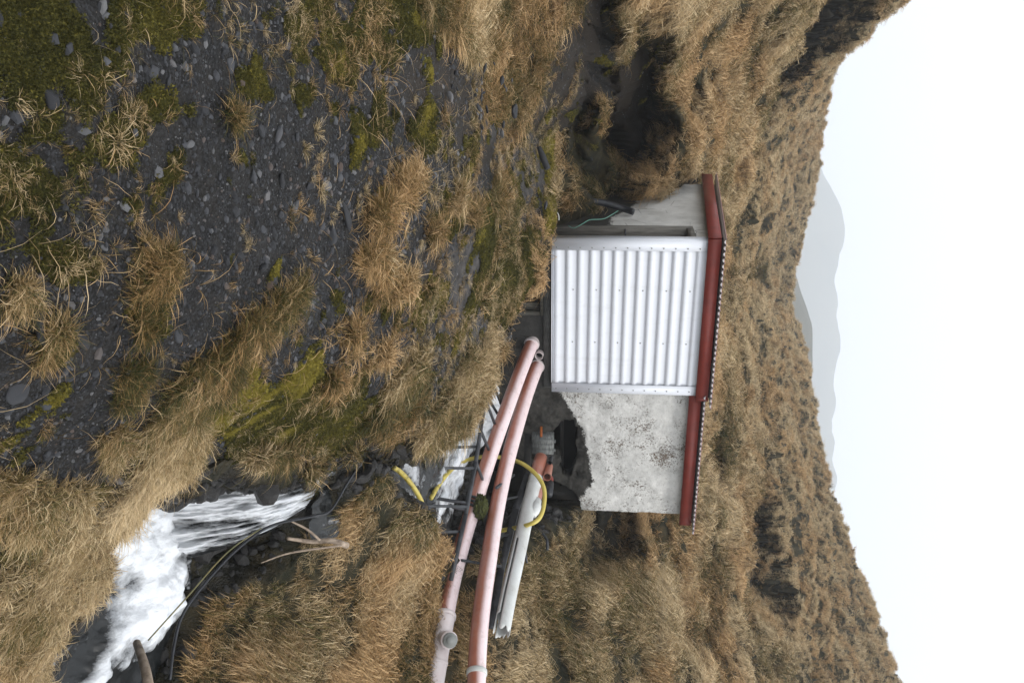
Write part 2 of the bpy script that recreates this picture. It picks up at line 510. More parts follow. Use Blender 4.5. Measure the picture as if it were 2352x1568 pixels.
# ------------------------------------------------------------------ terrain
# Bank and hill profiles: per direction a list of (distance, apparent height)
HZ = lambda py: 1356 - 0.023 * (py - 784)
def zc(py, *yz):          # pairs (distance, height below the eye)
    return [(y, HZ(py) + FPX * z / y) for y, z in yz]
PROF = {
 -2200: zc(0, (1.0, -.9), (2.3, -.7), (5, .6), (9, 3.0), (14, 6.2), (20, 9.5), (30, 12), (60, 15), (100, 18), (160, 14)),
 -600: zc(0, (1.0, -1.3), (1.6, -1.3), (2.3, -1.22), (3, -1.1), (4, -.85), (5, -.55), (6, -.2), (7, .3), (8.5, 1.2), (10, 2.1), (12, 3.4), (14, 4.8), (17, 6.7), (22, 9.4), (30, 12), (60, 15), (100, 18), (160, 14)),
 0: zc(0, (1.0, -1.5), (1.6, -1.47), (2.3, -1.42), (3, -1.33), (4, -1.2), (5, -1.08), (6, -.9), (7, -.6), (8.5, 0), (10, .7), (12, 1.6), (14, 2.6), (17, 4.2), (22, 7.0), (26, 9.0), (30, 10.0)) + [(45, 1935), (70, 1915), (100, 1850), (160, 1750)],
 200: zc(200, (1.0, -1.57), (1.6, -1.55), (2.3, -1.48), (3, -1.38), (4, -1.24), (5, -1.1), (6, -.97), (7, -.8), (8.5, -.45), (10, .05), (12, .8), (14, 1.6), (17, 2.8), (22, 4.6), (30, 7.3)) + [(45, 1866), (66, 1893), (100, 1840), (160, 1740)],
 400: zc(400, (1.0, -1.62), (1.6, -1.6), (2.3, -1.53), (3, -1.42), (4, -1.28), (5, -1.13), (6, -1.0), (7, -.9), (8.5, -.75), (10, -.6), (11.3, -.45), (12, -.1), (13.2, 1.1), (14.5, 1.75), (17, 2.3)) + [(22, 1681), (30, 1738), (45, 1772), (60, 1815), (75, 1870), (100, 1830), (160, 1720)],
 520: zc(520, (1.0, -1.65), (1.6, -1.63), (2.3, -1.56), (3, -1.45), (4, -1.3), (5, -1.16), (6, -1.05), (7, -.95), (8.5, -.8), (10, -.6), (10.8, -.55), (11.4, -.7), (12.5, -.55), (14.5, .3), (17, 1.7)) + [(22, 1655), (30, 1722), (45, 1756), (60, 1782), (75, 1843), (100, 1810), (160, 1700)],
 600: zc(600, (1.0, -1.67), (1.6, -1.65), (2.3, -1.58), (3, -1.47), (4, -1.33), (5, -1.2), (6, -1.1), (7, -1.0), (8.5, -.85), (10, -.64), (10.6, -.8), (12, -1.0), (14, -.5), (17, 1.5)) + [(22, 1640), (30, 1705), (45, 1735), (60, 1762), (75, 1822), (100, 1790), (160, 1700)],
 700: zc(700, (1.0, -1.7), (1.6, -1.7), (2.3, -1.63), (3, -1.52), (4, -1.38), (5, -1.27), (6, -1.18), (7, -1.09), (8.5, -.97), (9.6, -.86), (10.4, -1.1), (12, -1.2), (14, -.5), (17, 1.5)) + [(22, 1640), (30, 1705), (45, 1745), (60, 1780), (70, 1804), (100, 1770), (160, 1690)],
 800: zc(800, (1.0, -1.75), (1.6, -1.75), (2.3, -1.68), (3, -1.58), (4, -1.45), (5, -1.34), (6, -1.26), (7, -1.18), (8.5, -1.07), (9.2, -1.06), (10, -1.3), (12, -1.3), (14, -.3), (17, 1.6)) + [(22, 1645), (30, 1720), (45, 1776), (60, 1822), (68, 1838), (100, 1790), (160, 1690)],
 920: zc(920, (1.0, -1.85), (1.6, -1.85), (2.3, -1.78), (3, -1.68), (4, -1.62), (5, -1.56), (6, -1.5), (7, -1.38), (8, -1.25), (8.6, -1.2), (10, -1.4), (12, -1.4), (14, -.2), (17, 1.7)) + [(22, 1655), (30, 1735), (45, 1800), (60, 1858), (100, 1820), (160, 1720)],
 1000: zc(1000, (1.0, -1.9), (1.6, -1.9), (2.3, -1.87), (3, -1.82)) + [(3.9, 430), (4.4, 500), (4.9, 590), (5.4, 680), (6.1, 790), (7, 905), (7.7, 990), (8.3, 1060), (10, 1060), (12, 1110)] + zc(1000, (14, 0), (17, 1.8)) + [(22, 1667), (30, 1749), (45, 1823), (58, 1864), (80, 1850), (160, 1740)],
 1080: zc(1080, (1.0, -1.95), (1.6, -1.97), (2.3, -1.95), (3, -1.93)) + [(3.9, 390), (4.3, 450), (5.0, 575), (5.8, 700), (6.3, 790), (7, 880), (8, 980), (9, 1060), (10, 1110), (12, 1170)] + zc(1080, (14, .1), (17, 1.8)) + [(22, 1668), (30, 1765), (42, 1835), (54, 1882), (80, 1860), (160, 1750)],
 1200: zc(1200, (1.0, -2.1), (1.6, -2.1), (2.3, -2.1), (3, -2.04)) + [(3.6, 240), (4.4, 380), (5.6, 590), (6.9, 740), (7.3, 850), (7.9, 990), (8.8, 1045), (10.2, 1110), (11.2, 1180), (12.2, 1262), (13.5, 1350)] + zc(1200, (17, 1.5)) + [(22, 1665), (30, 1797), (40, 1868), (50, 1920), (80, 1880), (160, 1770)],
 1300: zc(1300, (1.0, -2.15), (1.6, -2.17), (2.3, -2.2), (3, -2.15)) + [(3.7, 225), (4.8, 380), (6.0, 540), (6.7, 665), (7.3, 800), (8.3, 950), (9.2, 1000), (10.0, 1055), (10.5, 1130), (11.6, 1265), (12.8, 1350), (14.5, 1440), (17, 1530), (22, 1685), (30, 1820), (40, 1905), (49, 1955), (80, 1910), (160, 1780)],
 1400: zc(1400, (1.0, -2.2), (1.6, -2.22), (2.3, -2.25), (3, -2.2)) + [(3.7, 190), (5.0, 330), (6.15, 470), (6.6, 600), (7.3, 780), (8.4, 930), (9.2, 995), (10.2, 1140), (11.4, 1270), (12.6, 1390), (14.5, 1500), (17, 1570), (20, 1655), (30, 1835), (40, 1938), (48, 1993), (80, 1940), (160, 1800)],
 1568: zc(1568, (1.0, -2.3), (1.6, -2.3), (2.3, -2.35), (3, -2.35)) + [(4.0, 150), (5.0, 300), (5.8, 420), (6.2, 560), (6.8, 700), (7.6, 850), (8.7, 975), (9.3, 1085), (9.9, 1190), (10.8, 1290), (12, 1400), (13.3, 1500), (15.5, 1600), (19, 1700), (24, 1800), (31, 1900), (40, 2000), (46, 2048), (80, 1990), (160, 1850)],
 2200: zc(1568, (1.0, -2.4), (2.3, -2.4), (4, -2.3), (5.5, -1.9), (7, -1.2), (9, -.2), (12, 1.6), (17, 4.6), (24, 8.5), (31, 12.5), (40, 17), (50, 21), (80, 26), (160, 30)),
 3800: zc(1568, (1.0, -2.2), (4, -1.6), (7, .6), (12, 4), (17, 7), (24, 12), (40, 21), (60, 28), (160, 40)),
}
LY0, LY1, NLY = math.log(1.0), math.log(160), 500
PYS = np.linspace(-2200, 3800, 301)
def build_table():
    ly = np.linspace(LY0, LY1, NLY)
    keys = sorted(PROF)
    cols = np.array([pchip(np.log([q[0] for q in PROF[k]]), [q[1] for q in PROF[k]], ly) for k in keys])
    T = np.empty((len(PYS), NLY))
    for j in range(NLY):
        T[:, j] = pchip(keys, cols[:, j], PYS)
    k = np.array([1, 2, 3, 2, 1.0]); k /= k.sum()
    Tp = np.pad(T, ((2, 2), (0, 0)), 'edge')
    return sum(k[i] * Tp[i:i + len(PYS)] for i in range(5))
TAB = build_table()
def bil(T, u, v):
    u = np.clip(u, 0, T.shape[0] - 1.001); v = np.clip(v, 0, T.shape[1] - 1.001)
    i, j = u.astype(int), v.astype(int); fu, fv = u - i, v - j
    return (T[i, j] * (1 - fu) * (1 - fv) + T[i + 1, j] * fu * (1 - fv) + T[i, j + 1] * (1 - fu) * fv + T[i + 1, j + 1] * fu * fv)
def hill_z(a, Y):
    """bank surface height at world (a*Y, Y)"""
    py = 784 + FPX * a
    v = (np.log(np.clip(Y, 1, 160)) - LY0) / (LY1 - LY0) * (NLY - 1)
    for _ in range(4):
        px = bil(TAB, (py + 2200) / 20.0, v)
        f = FWD[1] * FPX + RX[1] * (px - 1176) - TY[1] * (py - 784)
        xx = (FWD[0] * FPX + RX[0] * (px - 1176) - TY[0] * (py - 784)) / f
        py = py + (a - xx) * FPX * 0.98
    zz = (FWD[2] * FPX + RX[2] * (px - 1176) - TY[2] * (py - 784)) / f
    return zz * Y

# stream channel: near-bank edge then far-bank edge, photo position and distance
LEDGE = [(1243, 572, 10.9), (1228, 650, 10.1), (1165, 742, 9.7), (1120, 812, 9.25), (1088, 900, 8.75), (1066, 984, 8.3),
         (1000, 1036, 7.75), (935, 1012, 7.3), (893, 964, 7.0), (858, 968, 6.8), (838, 1030, 6.55), (765, 1066, 6.15), (700, 1071, 5.8),
         (580, 1065, 5.0), (458, 1042, 4.25), (425, 1022, 4.05), (365, 1110, 3.95), (245, 1232, 3.7), (240, 1330, 3.72),
         (190, 1440, 3.7), (110, 1590, 3.65), (0, 1800, 3.6)]
REDGE = [(150, 1800, 5.3), (330, 1640, 5.5), (396, 1568, 5.75), (410, 1500, 5.9), (435, 1419, 6.1), (507, 1377, 6.3), (583, 1355, 6.45), (645, 1325, 6.6),
         (685, 1266, 6.75), (730, 1217, 6.85), (765, 1170, 6.9), (826, 1104, 6.95), (868, 1116, 7.15), (905, 1146, 7.45), (934, 1180, 7.75), (962, 1212, 8.05), (998, 1258, 8.5), (1022, 1298, 8.95), (1062, 1320, 9.5), (1110, 1275, 10.6),
         (1150, 1200, 12.2), (1215, 1180, 13.6), (1330, 1150, 15.0), (1330, 900, 14.5), (1330, 700, 13.6), (1320, 590, 12.6)]
CH = np.array([P(*q)[:2] for q in LEDGE + REDGE])
BED = np.array([list(P(1170, 900, 12.9)[:2]) + [-1.75], list(P(1110, 930, 11.2)[:2]) + [-1.72], list(P(1050, 1040, 9.6)[:2]) + [-1.80],
                list(P(1000, 1180, 9.0)[:2]) + [-1.85], list(P(930, 1070, 7.9)[:2]) + [-2.0], list(P(860, 1050, 7.2)[:2]) + [-2.12],
                list(P(760, 1110, 6.5)[:2]) + [-2.2], list(P(700, 1110, 6.32)[:2]) + [-2.3], list(P(560, 1130, 6.05)[:2]) + [-2.9],
                list(P(400, 1180, 5.85)[:2]) + [-3.3], list(P(420, 1330, 5.6)[:2]) + [-3.3], list(P(300, 1300, 5.3)[:2]) + [-3.3], list(P(220, 1500, 5.0)[:2]) + [-3.3], list(P(420, 1100, 5.0)[:2]) + [-3.3],
                list(P(600, 1290, 6.45)[:2]) + [-2.95], list(P(430, 1400, 5.95)[:2]) + [-3.2], [-1.2, 12.0, -1.25], [0, 12.6, -1.7]])
def bed_z(x, y):
    w = 0; s = 0
    for bx, by, bz in BED:
        q = 1.0 / ((x - bx) ** 2 + (y - by) ** 2 + 0.01) ** 2
        w = w + q; s = s + q * bz
    return s / w

def blob(px, py, items):
    r = np.zeros(px.shape)
    for (cx, cy, rx, ry, ang, v) in items:
        c, s = math.cos(math.radians(ang)), math.sin(math.radians(ang))
        dx, dy = px - cx, py - cy
        u, w = (dx * c + dy * s) / rx, (-dx * s + dy * c) / ry
        r = np.maximum(r, v * np.exp(-(u * u + w * w) ** 1.5 * 0.9))
    return r

# patches, drawn on the 2352 grid: centre x, y, half sizes, turn, strength
MOSS = [(130, 130, 230, 170, 0, 1), (250, 300, 200, 170, 0, .9), (60, 450, 120, 200, 0, .75), (150, 600, 90, 60, 0, .9), (330, 60, 160, 90, 0, .9), (60, 700, 60, 60, 0, .5),
        (700, 60, 110, 100, 0, .75), (640, 200, 120, 60, 20, .7), (870, 60, 110, 110, 0, .85), (850, 230, 120, 80, 30, .6), (1000, 330, 80, 70, 0, .5),
        (1130, 520, 45, 60, 0, .8), (1200, 640, 34, 110, -8, 1), (1160, 700, 45, 50, -30, .9), (1120, 640, 30, 70, 30, .75), (1060, 500, 50, 50, 0, .6),
        (760, 960, 130, 120, 0, 1), (610, 1000, 110, 80, 0, 1), (1190, 690, 40, 90, -20, 1), (1150, 600, 60, 70, 0, .7), (830, 700, 60, 60, 0, .6), (960, 700, 80, 60, 0, .5), (1010, 780, 24, 14, 0, .9), (150, 780, 60, 60, 0, .5), (170, 1290, 90, 80, 0, .85), (60, 1250, 90, 60, 0, .6), (330, 700, 60, 60, 0, .5), (60, 1450, 80, 80, 0, .6)]
YEL = [(560, 880, 60, 70, -35, .85), (650, 790, 50, 50, -50, .7), (500, 960, 44, 60, -40, .9), (1246, 410, 14, 60, 0, 1), (1258, 540, 11, 60, 4, .95), (690, 850, 70, 60, 0, .5), (600, 960, 60, 50, 0, .45)]
ROCK = [(1180, 420, 60, 110, 0, 1), (1110, 620, 90, 100, 20, 1), (1090, 710, 80, 60, 20, 1), (1060, 770, 60, 50, 0, .9), (1120, 330, 60, 60, 0, .6)]
SOIL = [(1010, 620, 70, 90, 0, .7), (960, 740, 60, 60, 0, .6), (1090, 340, 70, 90, 0, .8), (1480, 250, 85, 85, 30, 1), (1400, 330, 70, 40, 0, 1), (760, 1330, 130, 95, 20, .9), (1300, 60, 70, 60, 0, .4), (1000, 150, 70, 160, 20, .75), (1060, 250, 70, 90, 20, .75), (1290, 500, 40, 60, 0, .9), (1130, 800, 60, 60, 0, .3)]
# grass on the gravel side
GRS = [(345, 640, 60, 90, 20, 1), (330, 740, 45, 60, 0, .9), (290, 860, 75, 65, -40, 1), (310, 580, 50, 50, 0, .7), (260, 920, 50, 30, 0, .8), (110, 780, 70, 100, 20, .65), (20, 680, 60, 50, 0, .8), (130, 700, 60, 30, 30, .6),
       (460, 890, 110, 55, -42, 1), (400, 980, 90, 55, -50, 1), (350, 1060, 75, 60, -45, 1), (270, 1170, 70, 60, -50, 1), (250, 1090, 60, 45, 80, .95), (570, 770, 90, 34, -48, 1), (640, 700, 70, 28, -40, .9), (240, 1000, 40, 60, 0, .7),
       (90, 1250, 150, 160, 0, .82), (40, 1400, 150, 180, 0, .84), (20, 1120, 130, 70, 0, .65), (160, 1160, 60, 60, 0, .8), (120, 1050, 60, 40, 0, .5), (200, 1330, 60, 80, 0, .9), (40, 1568, 120, 90, 0, .9),
       (920, 420, 60, 60, 0, .62), (1060, 470, 50, 70, 0, .55), (850, 620, 60, 50, 30, .68), (930, 650, 50, 36, 0, .55), (780, 760, 80, 36, -20, .66), (850, 830, 80, 60, 0, .62), (930, 880, 60, 90, 0, .7),
       (1015, 975, 72, 90, 0, 1), (1075, 870, 38, 80, 10, .95), (960, 1020, 55, 45, 0, .95), (1118, 790, 20, 40, 0, .8), (1222, 600, 12, 90, 0, .7), (880, 960, 60, 50, 0, .7), (820, 1040, 60, 26, 0, .8), (620, 1050, 80, 16, 0, .55),
       (960, 530, 50, 36, 0, .5), (730, 420, 40, 24, 30, .4), (880, 480, 36, 36, 0, .5), (1130, 480, 30, 60, 0, .5), (760, 900, 60, 50, 30, .5)]
GBOUND = [(960, -800), (975, 0), (1050, 80), (1090, 200), (1110, 280), (1180, 350), (1235, 370), (1245, 450), (1258, 470), (1300, 520), (1300, 580), (1800, 700), (5000, 700), (5000, -800)]
HOLLOW = [  # photo position, lateral radius, vertical radius, depth, amount of bare soil
    (1478, 255, .95, .66, 2.0, .9), (1295, 40, 2.8, .95, 1.4, .62), (1385, 140, .9, .35, .5, .3), (1405, 385, .6, .6, .9, .3), (1410, 1222, .75, .8, 1.2, .4),
    (1750, 1285, 1.7, .9, 1.6, .6), (1785, 1350, 1.0, .9, 1.2, .2), (1890, 105, 2.9, 1.7, 2.6, .5), (1955, 50, 3.0, 1.6, 2.4, .45), (1600, 250, .5, .3, .5, .1), (1640, 215, .5, .3, .5, .1),
    (1635, 1010, 1.0, .5, 1.0, .2), (1640, 1075, 1.0, .6, 1.0, .1), (1690, 385, .6, .3, .5, .1), (1770, 230, 1.1, .5, .8, .1), (1880, 165, .9, .6, .8, .1), (1420, 180, .5, .25, .35, .1)]

NA_IN, NA_OUT, NYR = 620, 70, 780
def terrain():
    ain = np.linspace(-0.5, 0.5, NA_IN)
    g = np.linspace(0, 1, NA_OUT + 1)[1:] ** 1.5
    a = np.concatenate([(-0.5 - g * 1.5)[::-1], ain, 0.5 + g * 1.5])
    ly = np.concatenate([np.linspace(math.log(1.05), math.log(2.2), 60, endpoint=False),
                         np.linspace(math.log(2.2), math.log(15), 480, endpoint=False),
                         np.linspace(math.log(15), math.log(155), NYR - 540)])
    Yr = np.exp(ly)
    A, Y = np.meshgrid(a, Yr)
    X = A * Y
    z = hill_z(A, Y)
    # shape noise: hummocks on the grass, small unevenness on the gravel
    V0 = np.stack([X, Y, z], -1).reshape(-1, 3)
    px, py = project(V0); px = px.reshape(z.shape); py = py.reshape(z.shape)
    sdg = poly_sd(px, py, GBOUND)
    sdc = poly_sd(X, Y, CH)
    cx = np.array([CH[len(LEDGE) - 1], CH[0]])
    left = poly_sd(X, Y, np.concatenate([CH[:len(LEDGE)], [[3, -2], [-30, -2], [-30, 13.0], [-3.5, 12.6]]])) > 0
    gl = blob(px, py, GRS)
    gn = fbm(X * 2.2, Y * 2.2, seed=5)
    gn2 = fbm(X * 3.2, Y * 3.2, seed=6, o=4) * .65 + fbm(X * 12, Y * 12, seed=7, o=3) * .35 - .5
    dense = np.where(left & (Y < 13), np.maximum(sstep(-30, 30, sdg + (gn - .5) * 120), sstep(-.05, .09, gn2 * 1.5 + (gl - .62) * .62)), 1.0)
    hum = fbm(X / 1.1, Y / 1.0, z / 1.0, seed=21, o=4) - .5
    hum2 = np.abs(fbm(X / 2.6 + 5, Y / 1.7, z / 1.3, seed=31, o=3) - .5) * 2
    hum3 = fbm(X / .33, Y / .33, z / .33, seed=41, o=3) - .5
    far = sstep(8, 24, Y)
    nearb = sstep(4.5, 9, Y)
    z = z + dense * (hum * (.14 * nearb + .55 * far) - hum2 * (.10 * nearb + .55 * far) + hum3 * (.05 + .12 * nearb + .22 * far) + .04 + far * .5 * (sstep(.42, .58, fbm(X / .8, Y / .8, z / .8, seed=502, o=3)) - .5) * .32)
    z = z + (1 - dense) * ((fbm(X * 1.6, Y * 1.6, seed=51) - .5) * .10 + (fbm(X * 9, Y * 9, seed=52) - .5) * .03)
    wx = (fbm(X / 3, Y / 3, z / 3, seed=71) - .5) * 2.4
    rid = 1 - np.abs(fbm((X * .5 + z * .8 + wx) / .75, (Y * .5 - z * .5 + X * .4) / 2.4, seed=72, o=3) - .5) * 4.2
    rid = np.clip(rid, 0, 1)
    z = z + dense * (rid - .40) * sstep(6.5, 9, Y) * np.interp(Y, [7, 10.5, 13, 25, 60], [.06, .10, .24, .36, .5])
    # ledges that run along the contours of the hill
    tw = sstep(13, 20, Y)
    ph = z * 2.2 + (fbm(X / 3.2, Y / 3.2, seed=77, o=3) - .5) * 5
    led = np.abs((ph % 1) - .5) * 2
    z = z + tw * .34 * (sstep(.25, .75, led) - .5) * (.4 + 1.2 * sstep(.4, .6, fbm(X / 5, Y / 5, seed=78)))
    # channel
    jag = (fbm(X * 3.1, Y * 3.1, seed=61) - .5) * .22
    w = .16 + .30 * sstep(.2, .7, fbm(X * .8, Y * .8, seed=62))
    pn2 = fbm(X * 3, Y * 3, seed=8, o=4) * .6 + fbm(X * 10, Y * 10, seed=9, o=3) * .4 - .5
    mo = lambda L: sstep(-.08, .10, pn2 * 1.4 + (blob(px, py, L) - .56) * .55)
    k = sstep(0, 1, (sdc + jag) / w)
    bz = bed_z(X, Y) + (fbm(X * 4, Y * 4, seed=63) - .5) * .22
    bz = np.minimum(bz, z + .3)
    z = z * (1 - k) + bz * k
    # keep the ground out of the house
    V = np.stack([X, Y, z], -1)
    wet = sstep(-.02, .12, sdc + jag) * (.35 + .6 * sstep(.35, .6, fbm(X * 2.5, Y * 2.5, seed=67)))
    soil = blob(px, py, SOIL) * (sdc < 0)
    edge_ = sstep(-.05, .05, sdc + jag)
    for ax_, sd_ in ((0, 65), (1, 66)):
        V[..., ax_] += edge_ * ((fbm(X * 3, Y * 3, z * 4, seed=sd_, o=3) - .5) * .26 + (fbm(X * 11, Y * 11, z * 11, seed=sd_ + 9, o=3) - .5) * .07)
    # hollows: real pockets pushed into the slope
    gr = dense.copy()
    for (hx, hy, rx_, rz_, dep, so_) in HOLLOW:
        c = hit_grid(A, Y, z, Yr, a, hx, hy)
        if c is None: continue
        q = ((X - c[0]) / rx_) ** 2 + ((z - c[2]) / rz_) ** 2 + ((Y - c[1]) / (rz_ * 3 + dep)) ** 2
        q = q * (1 + .9 * (fbm(X * 2.2 / rx_, z * 2.2 / rx_, Y / rx_, seed=91) - .5))
        f = sstep(1.0, .45, q)
        rg_ = fbm(X * 2.6, Y * 2.6, z * 3.4, seed=95, o=4) - .5
        V[..., 1] += f * (dep + rg_ * .9)
        V[..., 2] += f * rg_ * .35
        V[..., 0] += f * dep * (c[0] / c[1])
        V[..., 2] -= f * dep * .06
        core = sstep(.8, .3, q)
        soil = np.maximum(soil, core * so_)
        gr = gr * (1 - core * min(1, so_ * 1.0 + .1))
    V3 = V.reshape(-1, 3)
    jj, ii = np.meshgrid(np.arange(len(a) - 1), np.arange(len(Yr) - 1))
    i0 = (ii * len(a) + jj).ravel()
    F = np.stack([i0, i0 + 1, i0 + 1 + len(a), i0 + len(a)], 1)
    R = dict(rid=rid.ravel(), ledge=led.ravel(), A=A, Y=Y, z=z, Yr=Yr, a=a, V=V3, F=F, px=px.ravel(), py=py.ravel(), grass=gr.ravel(), left=left.ravel(),
             moss=mo(MOSS).ravel() * (left & (Y < 13)).ravel(), yel=mo(YEL).ravel() * (left & (Y < 13)).ravel(),
             rock=np.maximum(blob(px, py, ROCK) * (left & (Y < 13)), sstep(-.02, .06, sdc + jag)).ravel(), soil=soil.ravel(), wet=wet.ravel(), sdc=(sdc + jag).ravel())
    return R

def hit_grid(A, Y, z, Yr, a, px, py):
    r = ray(px, py)
    j = int(np.clip(np.searchsorted(a, r[0]), 1, len(a) - 1))
    f = (r[0] - a[j - 1]) / (a[j] - a[j - 1])
    h = z[:, j - 1] * (1 - f) + z[:, j] * f
    d = r[2] * Yr - h
    s = np.nonzero(d < 0)[0]
    if len(s) == 0 or s[0] == 0: return None
    i = s[0]; t = d[i - 1] / (d[i - 1] - d[i])
    yy = Yr[i - 1] * (1 - t) + Yr[i] * t
    return r * yy
TR = terrain()
def hit(px, py):
    return hit_grid(TR['A'], TR['Y'], TR['z'], TR['Yr'], TR['a'], px, py)

def terrain_objects():
    V, F = TR['V'], TR['F']
    cy = V[F, 1].mean(1); left = TR['left'][F].mean(1) > .5
    sdc = TR['sdc'][F].mean(1)
    cls = np.where(sdc > .03, 2, np.where(left & (cy < 13), 0, 1))
    for k, (nm, lab) in enumerate([('gravel_slope', 'slope of dark gravel, moss and dry grass in the foreground'),
                                   ('hillside', 'steep hillside under dry grass behind and beside the hut'),
                                   ('stream_bed', 'dark wet rock channel that the stream runs in')]):
        f = F[cls == k]
        used = np.unique(f)
        mp = np.zeros(len(V), np.int64); mp[used] = np.arange(len(used))
        me = mesh_np(nm, V[used], mp[f])
        smooth(me)
        for at in ('moss', 'yel', 'rock', 'soil', 'grass', 'wet'):
            fattr(me, 'm_' + at, TR[at][used])
        o = obj(nm, me, MAT['ground'])
        tag(o, label=lab, kind='structure')
terrain_objects()

# ------------------------------------------------------------------ water
def vattr(me, name, data):
    a = me.attributes.new(name, 'FLOAT_VECTOR', 'POINT')
    a.data.foreach_set('vector', np.asarray(data, np.float32).ravel())

def grid_mesh(name, V):
    r, c = V.shape[:2]
    jj, ii = np.meshgrid(np.arange(c - 1), np.arange(r - 1))
    i0 = (ii * c + jj).ravel()
    return mesh_np(name, V.reshape(-1, 3), np.stack([i0, i0 + 1, i0 + 1 + c, i0 + c], 1))

def water():
    # pool under the fall
    POOL = -3.0
    xs, ys = np.linspace(-1.2, 3.6, 380), np.linspace(3.3, 6.5, 260)
    X, Y = np.meshgrid(xs, ys)
    fo = np.array([P(*q)[:2] * (POOL / P(*q)[2]) for q in
                   [(385, 1090, 1), (420, 1150, 1), (440, 1230, 1), (425, 1290, 1), (420, 1340, 1), (400, 1410, 1), (335, 1485, 1), (235, 1478, 1), (228, 1400, 1), (230, 1300, 1), (200, 1180, 1), (230, 1060, 1)]])
    sd = poly_sd(X, Y, fo)
    n1 = fbm(X * 3, Y * 1.6, seed=101, o=5); n2 = fbm(X * 8, Y * 4, seed=102, o=4)
    foam = sstep(-.16, .30, sd + (n1 - .5) * .40) * .78 + (n2 - .5) * .45 + (n1 - .5) * .3 * (sd > -.3)
    foam = foam - sstep(.64, .74, fbm(X * 2.4 + 3, Y * 2.0, seed=104, o=4)) * .25 * sstep(1.6, 2.1, X)
    tail = np.array([P(*q)[:2] * (POOL / P(*q)[2]) for q in [(235, 1478, 1), (215, 1530, 1), (190, 1568, 1), (215, 1500, 1)]])
    foam = np.maximum(foam, sstep(-.12, .02, poly_sd(X, Y, tail) + (n2 - .5) * .2) * .65)
    foam = np.maximum(foam, sstep(.56, .68, fbm(X * 7, Y * 3.5, seed=105, o=4)) * .35)
    z = POOL + foam * .10 + (n1 - .5) * .10 + (n2 - .5) * .06 * foam + sstep(.1, .5, sd) * .05
    me = grid_mesh('pool_water', np.stack([X, Y, z], -1)); smooth(me)
    fattr(me, 'foam', foam.ravel()); vattr(me, 'flow', np.stack([X, Y, z * 0], -1))
    tag(obj('pool_water', me, MAT['water']), label='white foaming pool at the foot of the waterfall', kind='structure')
    # the fall: a curved fan from a narrow lip to a wide foot
    top = [(738, 1062, 6.45), (742, 1085, 6.5), (738, 1110, 6.5), (722, 1140, 6.5), (700, 1165, 6.45), (680, 1172, 6.4)]
    bot = [(375, 1055, 5.75), (360, 1100, 5.75), (365, 1160, 5.72), (385, 1210, 5.72), (410, 1250, 5.74), (440, 1278, 5.8)]
    nu, nv = 170, 200
    tp = np.array(spline([P(*q) for q in top], 34)); bt = np.array(spline([P(*q) for q in bot], 34))
    U = np.linspace(0, 1, nu)
    ix = np.linspace(0, len(tp) - 1, nu)
    tp = np.array([np.interp(ix, np.arange(len(tp)), tp[:, k]) for k in range(3)]).T
    bt = np.array([np.interp(ix, np.arange(len(bt)), bt[:, k]) for k in range(3)]).T
    t = np.linspace(0, 1, nv)[:, None, None]
    V = tp[None] * (1 - t) + bt[None] * t
    V[..., 2] += .16 * np.sin(np.pi * t[..., 0]) * .9
    V[..., 1] -= .10 * np.sin(np.pi * t[..., 0])
    uu, tt = np.meshgrid(U, t[:, 0, 0])
    st = fbm(uu * 9 + (tt * 2), tt * 3.2, seed=111, o=5); st2 = fbm(uu * 30, tt * 5, seed=112, o=4)
    edge = np.minimum(uu, 1 - uu)
    raggy = edge + (fbm(uu * 5, tt * 6, seed=113) - .5) * .16
    V[..., 1] -= (st - .5) * .16 + (st2 - .5) * .05 + sstep(0, .1, edge) * .05
    V[..., 2] += (st2 - .5) * .03
    foam = .46 + (st - .5) * 1.1 + (st2 - .5) * .5 + .16 * tt - .12 * sstep(.5, .2, uu) * (1 - tt) + .22 * sstep(.82, 1, tt)
    foam = foam * sstep(.0, .10, raggy) 
    me = grid_mesh('waterfall', V)
    fq = foam.ravel()
    fattr(me, 'foam', fq); vattr(me, 'flow', np.stack([uu * 1.1, tt * 1.3, 0 * uu], -1)); smooth(me)
    tag(obj('waterfall', me, MAT['fall']), label='short waterfall dropping from the stream into the foaming pool', kind='structure')
    # upper stream, from under the hut to the lip of the fall
    cl = [(P(1185, 915, 13.2), .55, -1.28), (P(1140, 905, 12.2), .6, -1.42), (P(1085, 960, 10.8), .6, -1.55), (P(1035, 1070, 9.6), .95, -1.66), (P(1000, 1150, 9.0), 1.25, -1.75),
          (P(945, 1100, 8.1), 1.05, -1.86), (P(890, 1040, 7.4), .6, -1.95), (P(830, 1080, 6.9), .55, -2.04), (P(740, 1105, 6.45), .5, -2.13)]
    pts = np.array(spline([np.array([c[0][0], c[0][1], c[2]]) for c in cl], 40))
    wd = np.interp(np.linspace(0, len(cl) - 1, len(pts)), range(len(cl)), [c[1] for c in cl])
    T = np.gradient(pts[:, :2], axis=0); T /= np.linalg.norm(T, axis=1)[:, None]
    N = np.stack([-T[:, 1], T[:, 0]], 1)
    u = np.linspace(-1, 1, 90)
    X = pts[:, 0][:, None] + N[:, 0][:, None] * wd[:, None] * u; Y = pts[:, 1][:, None] + N[:, 1][:, None] * wd[:, None] * u
    s = np.cumsum(np.r_[0, np.linalg.norm(np.diff(pts, axis=0), axis=1)])[:, None] + 0 * u
    n1 = fbm(X * 4, Y * 4, seed=121, o=4); n2 = fbm(u[None] * 4 + 0 * s, s * 1.2, seed=122, o=5)
    rapid = np.interp(np.linspace(0, 1, len(pts)), [0, .12, .3, .45, .6, .8, 1], [1.0, .95, .7, .4, .52, .42, .3])[:, None]
    foam = rapid * .80 + (n2 - .5) * 1.2 - sstep(.72, 1.0, np.abs(u))[None] * .35
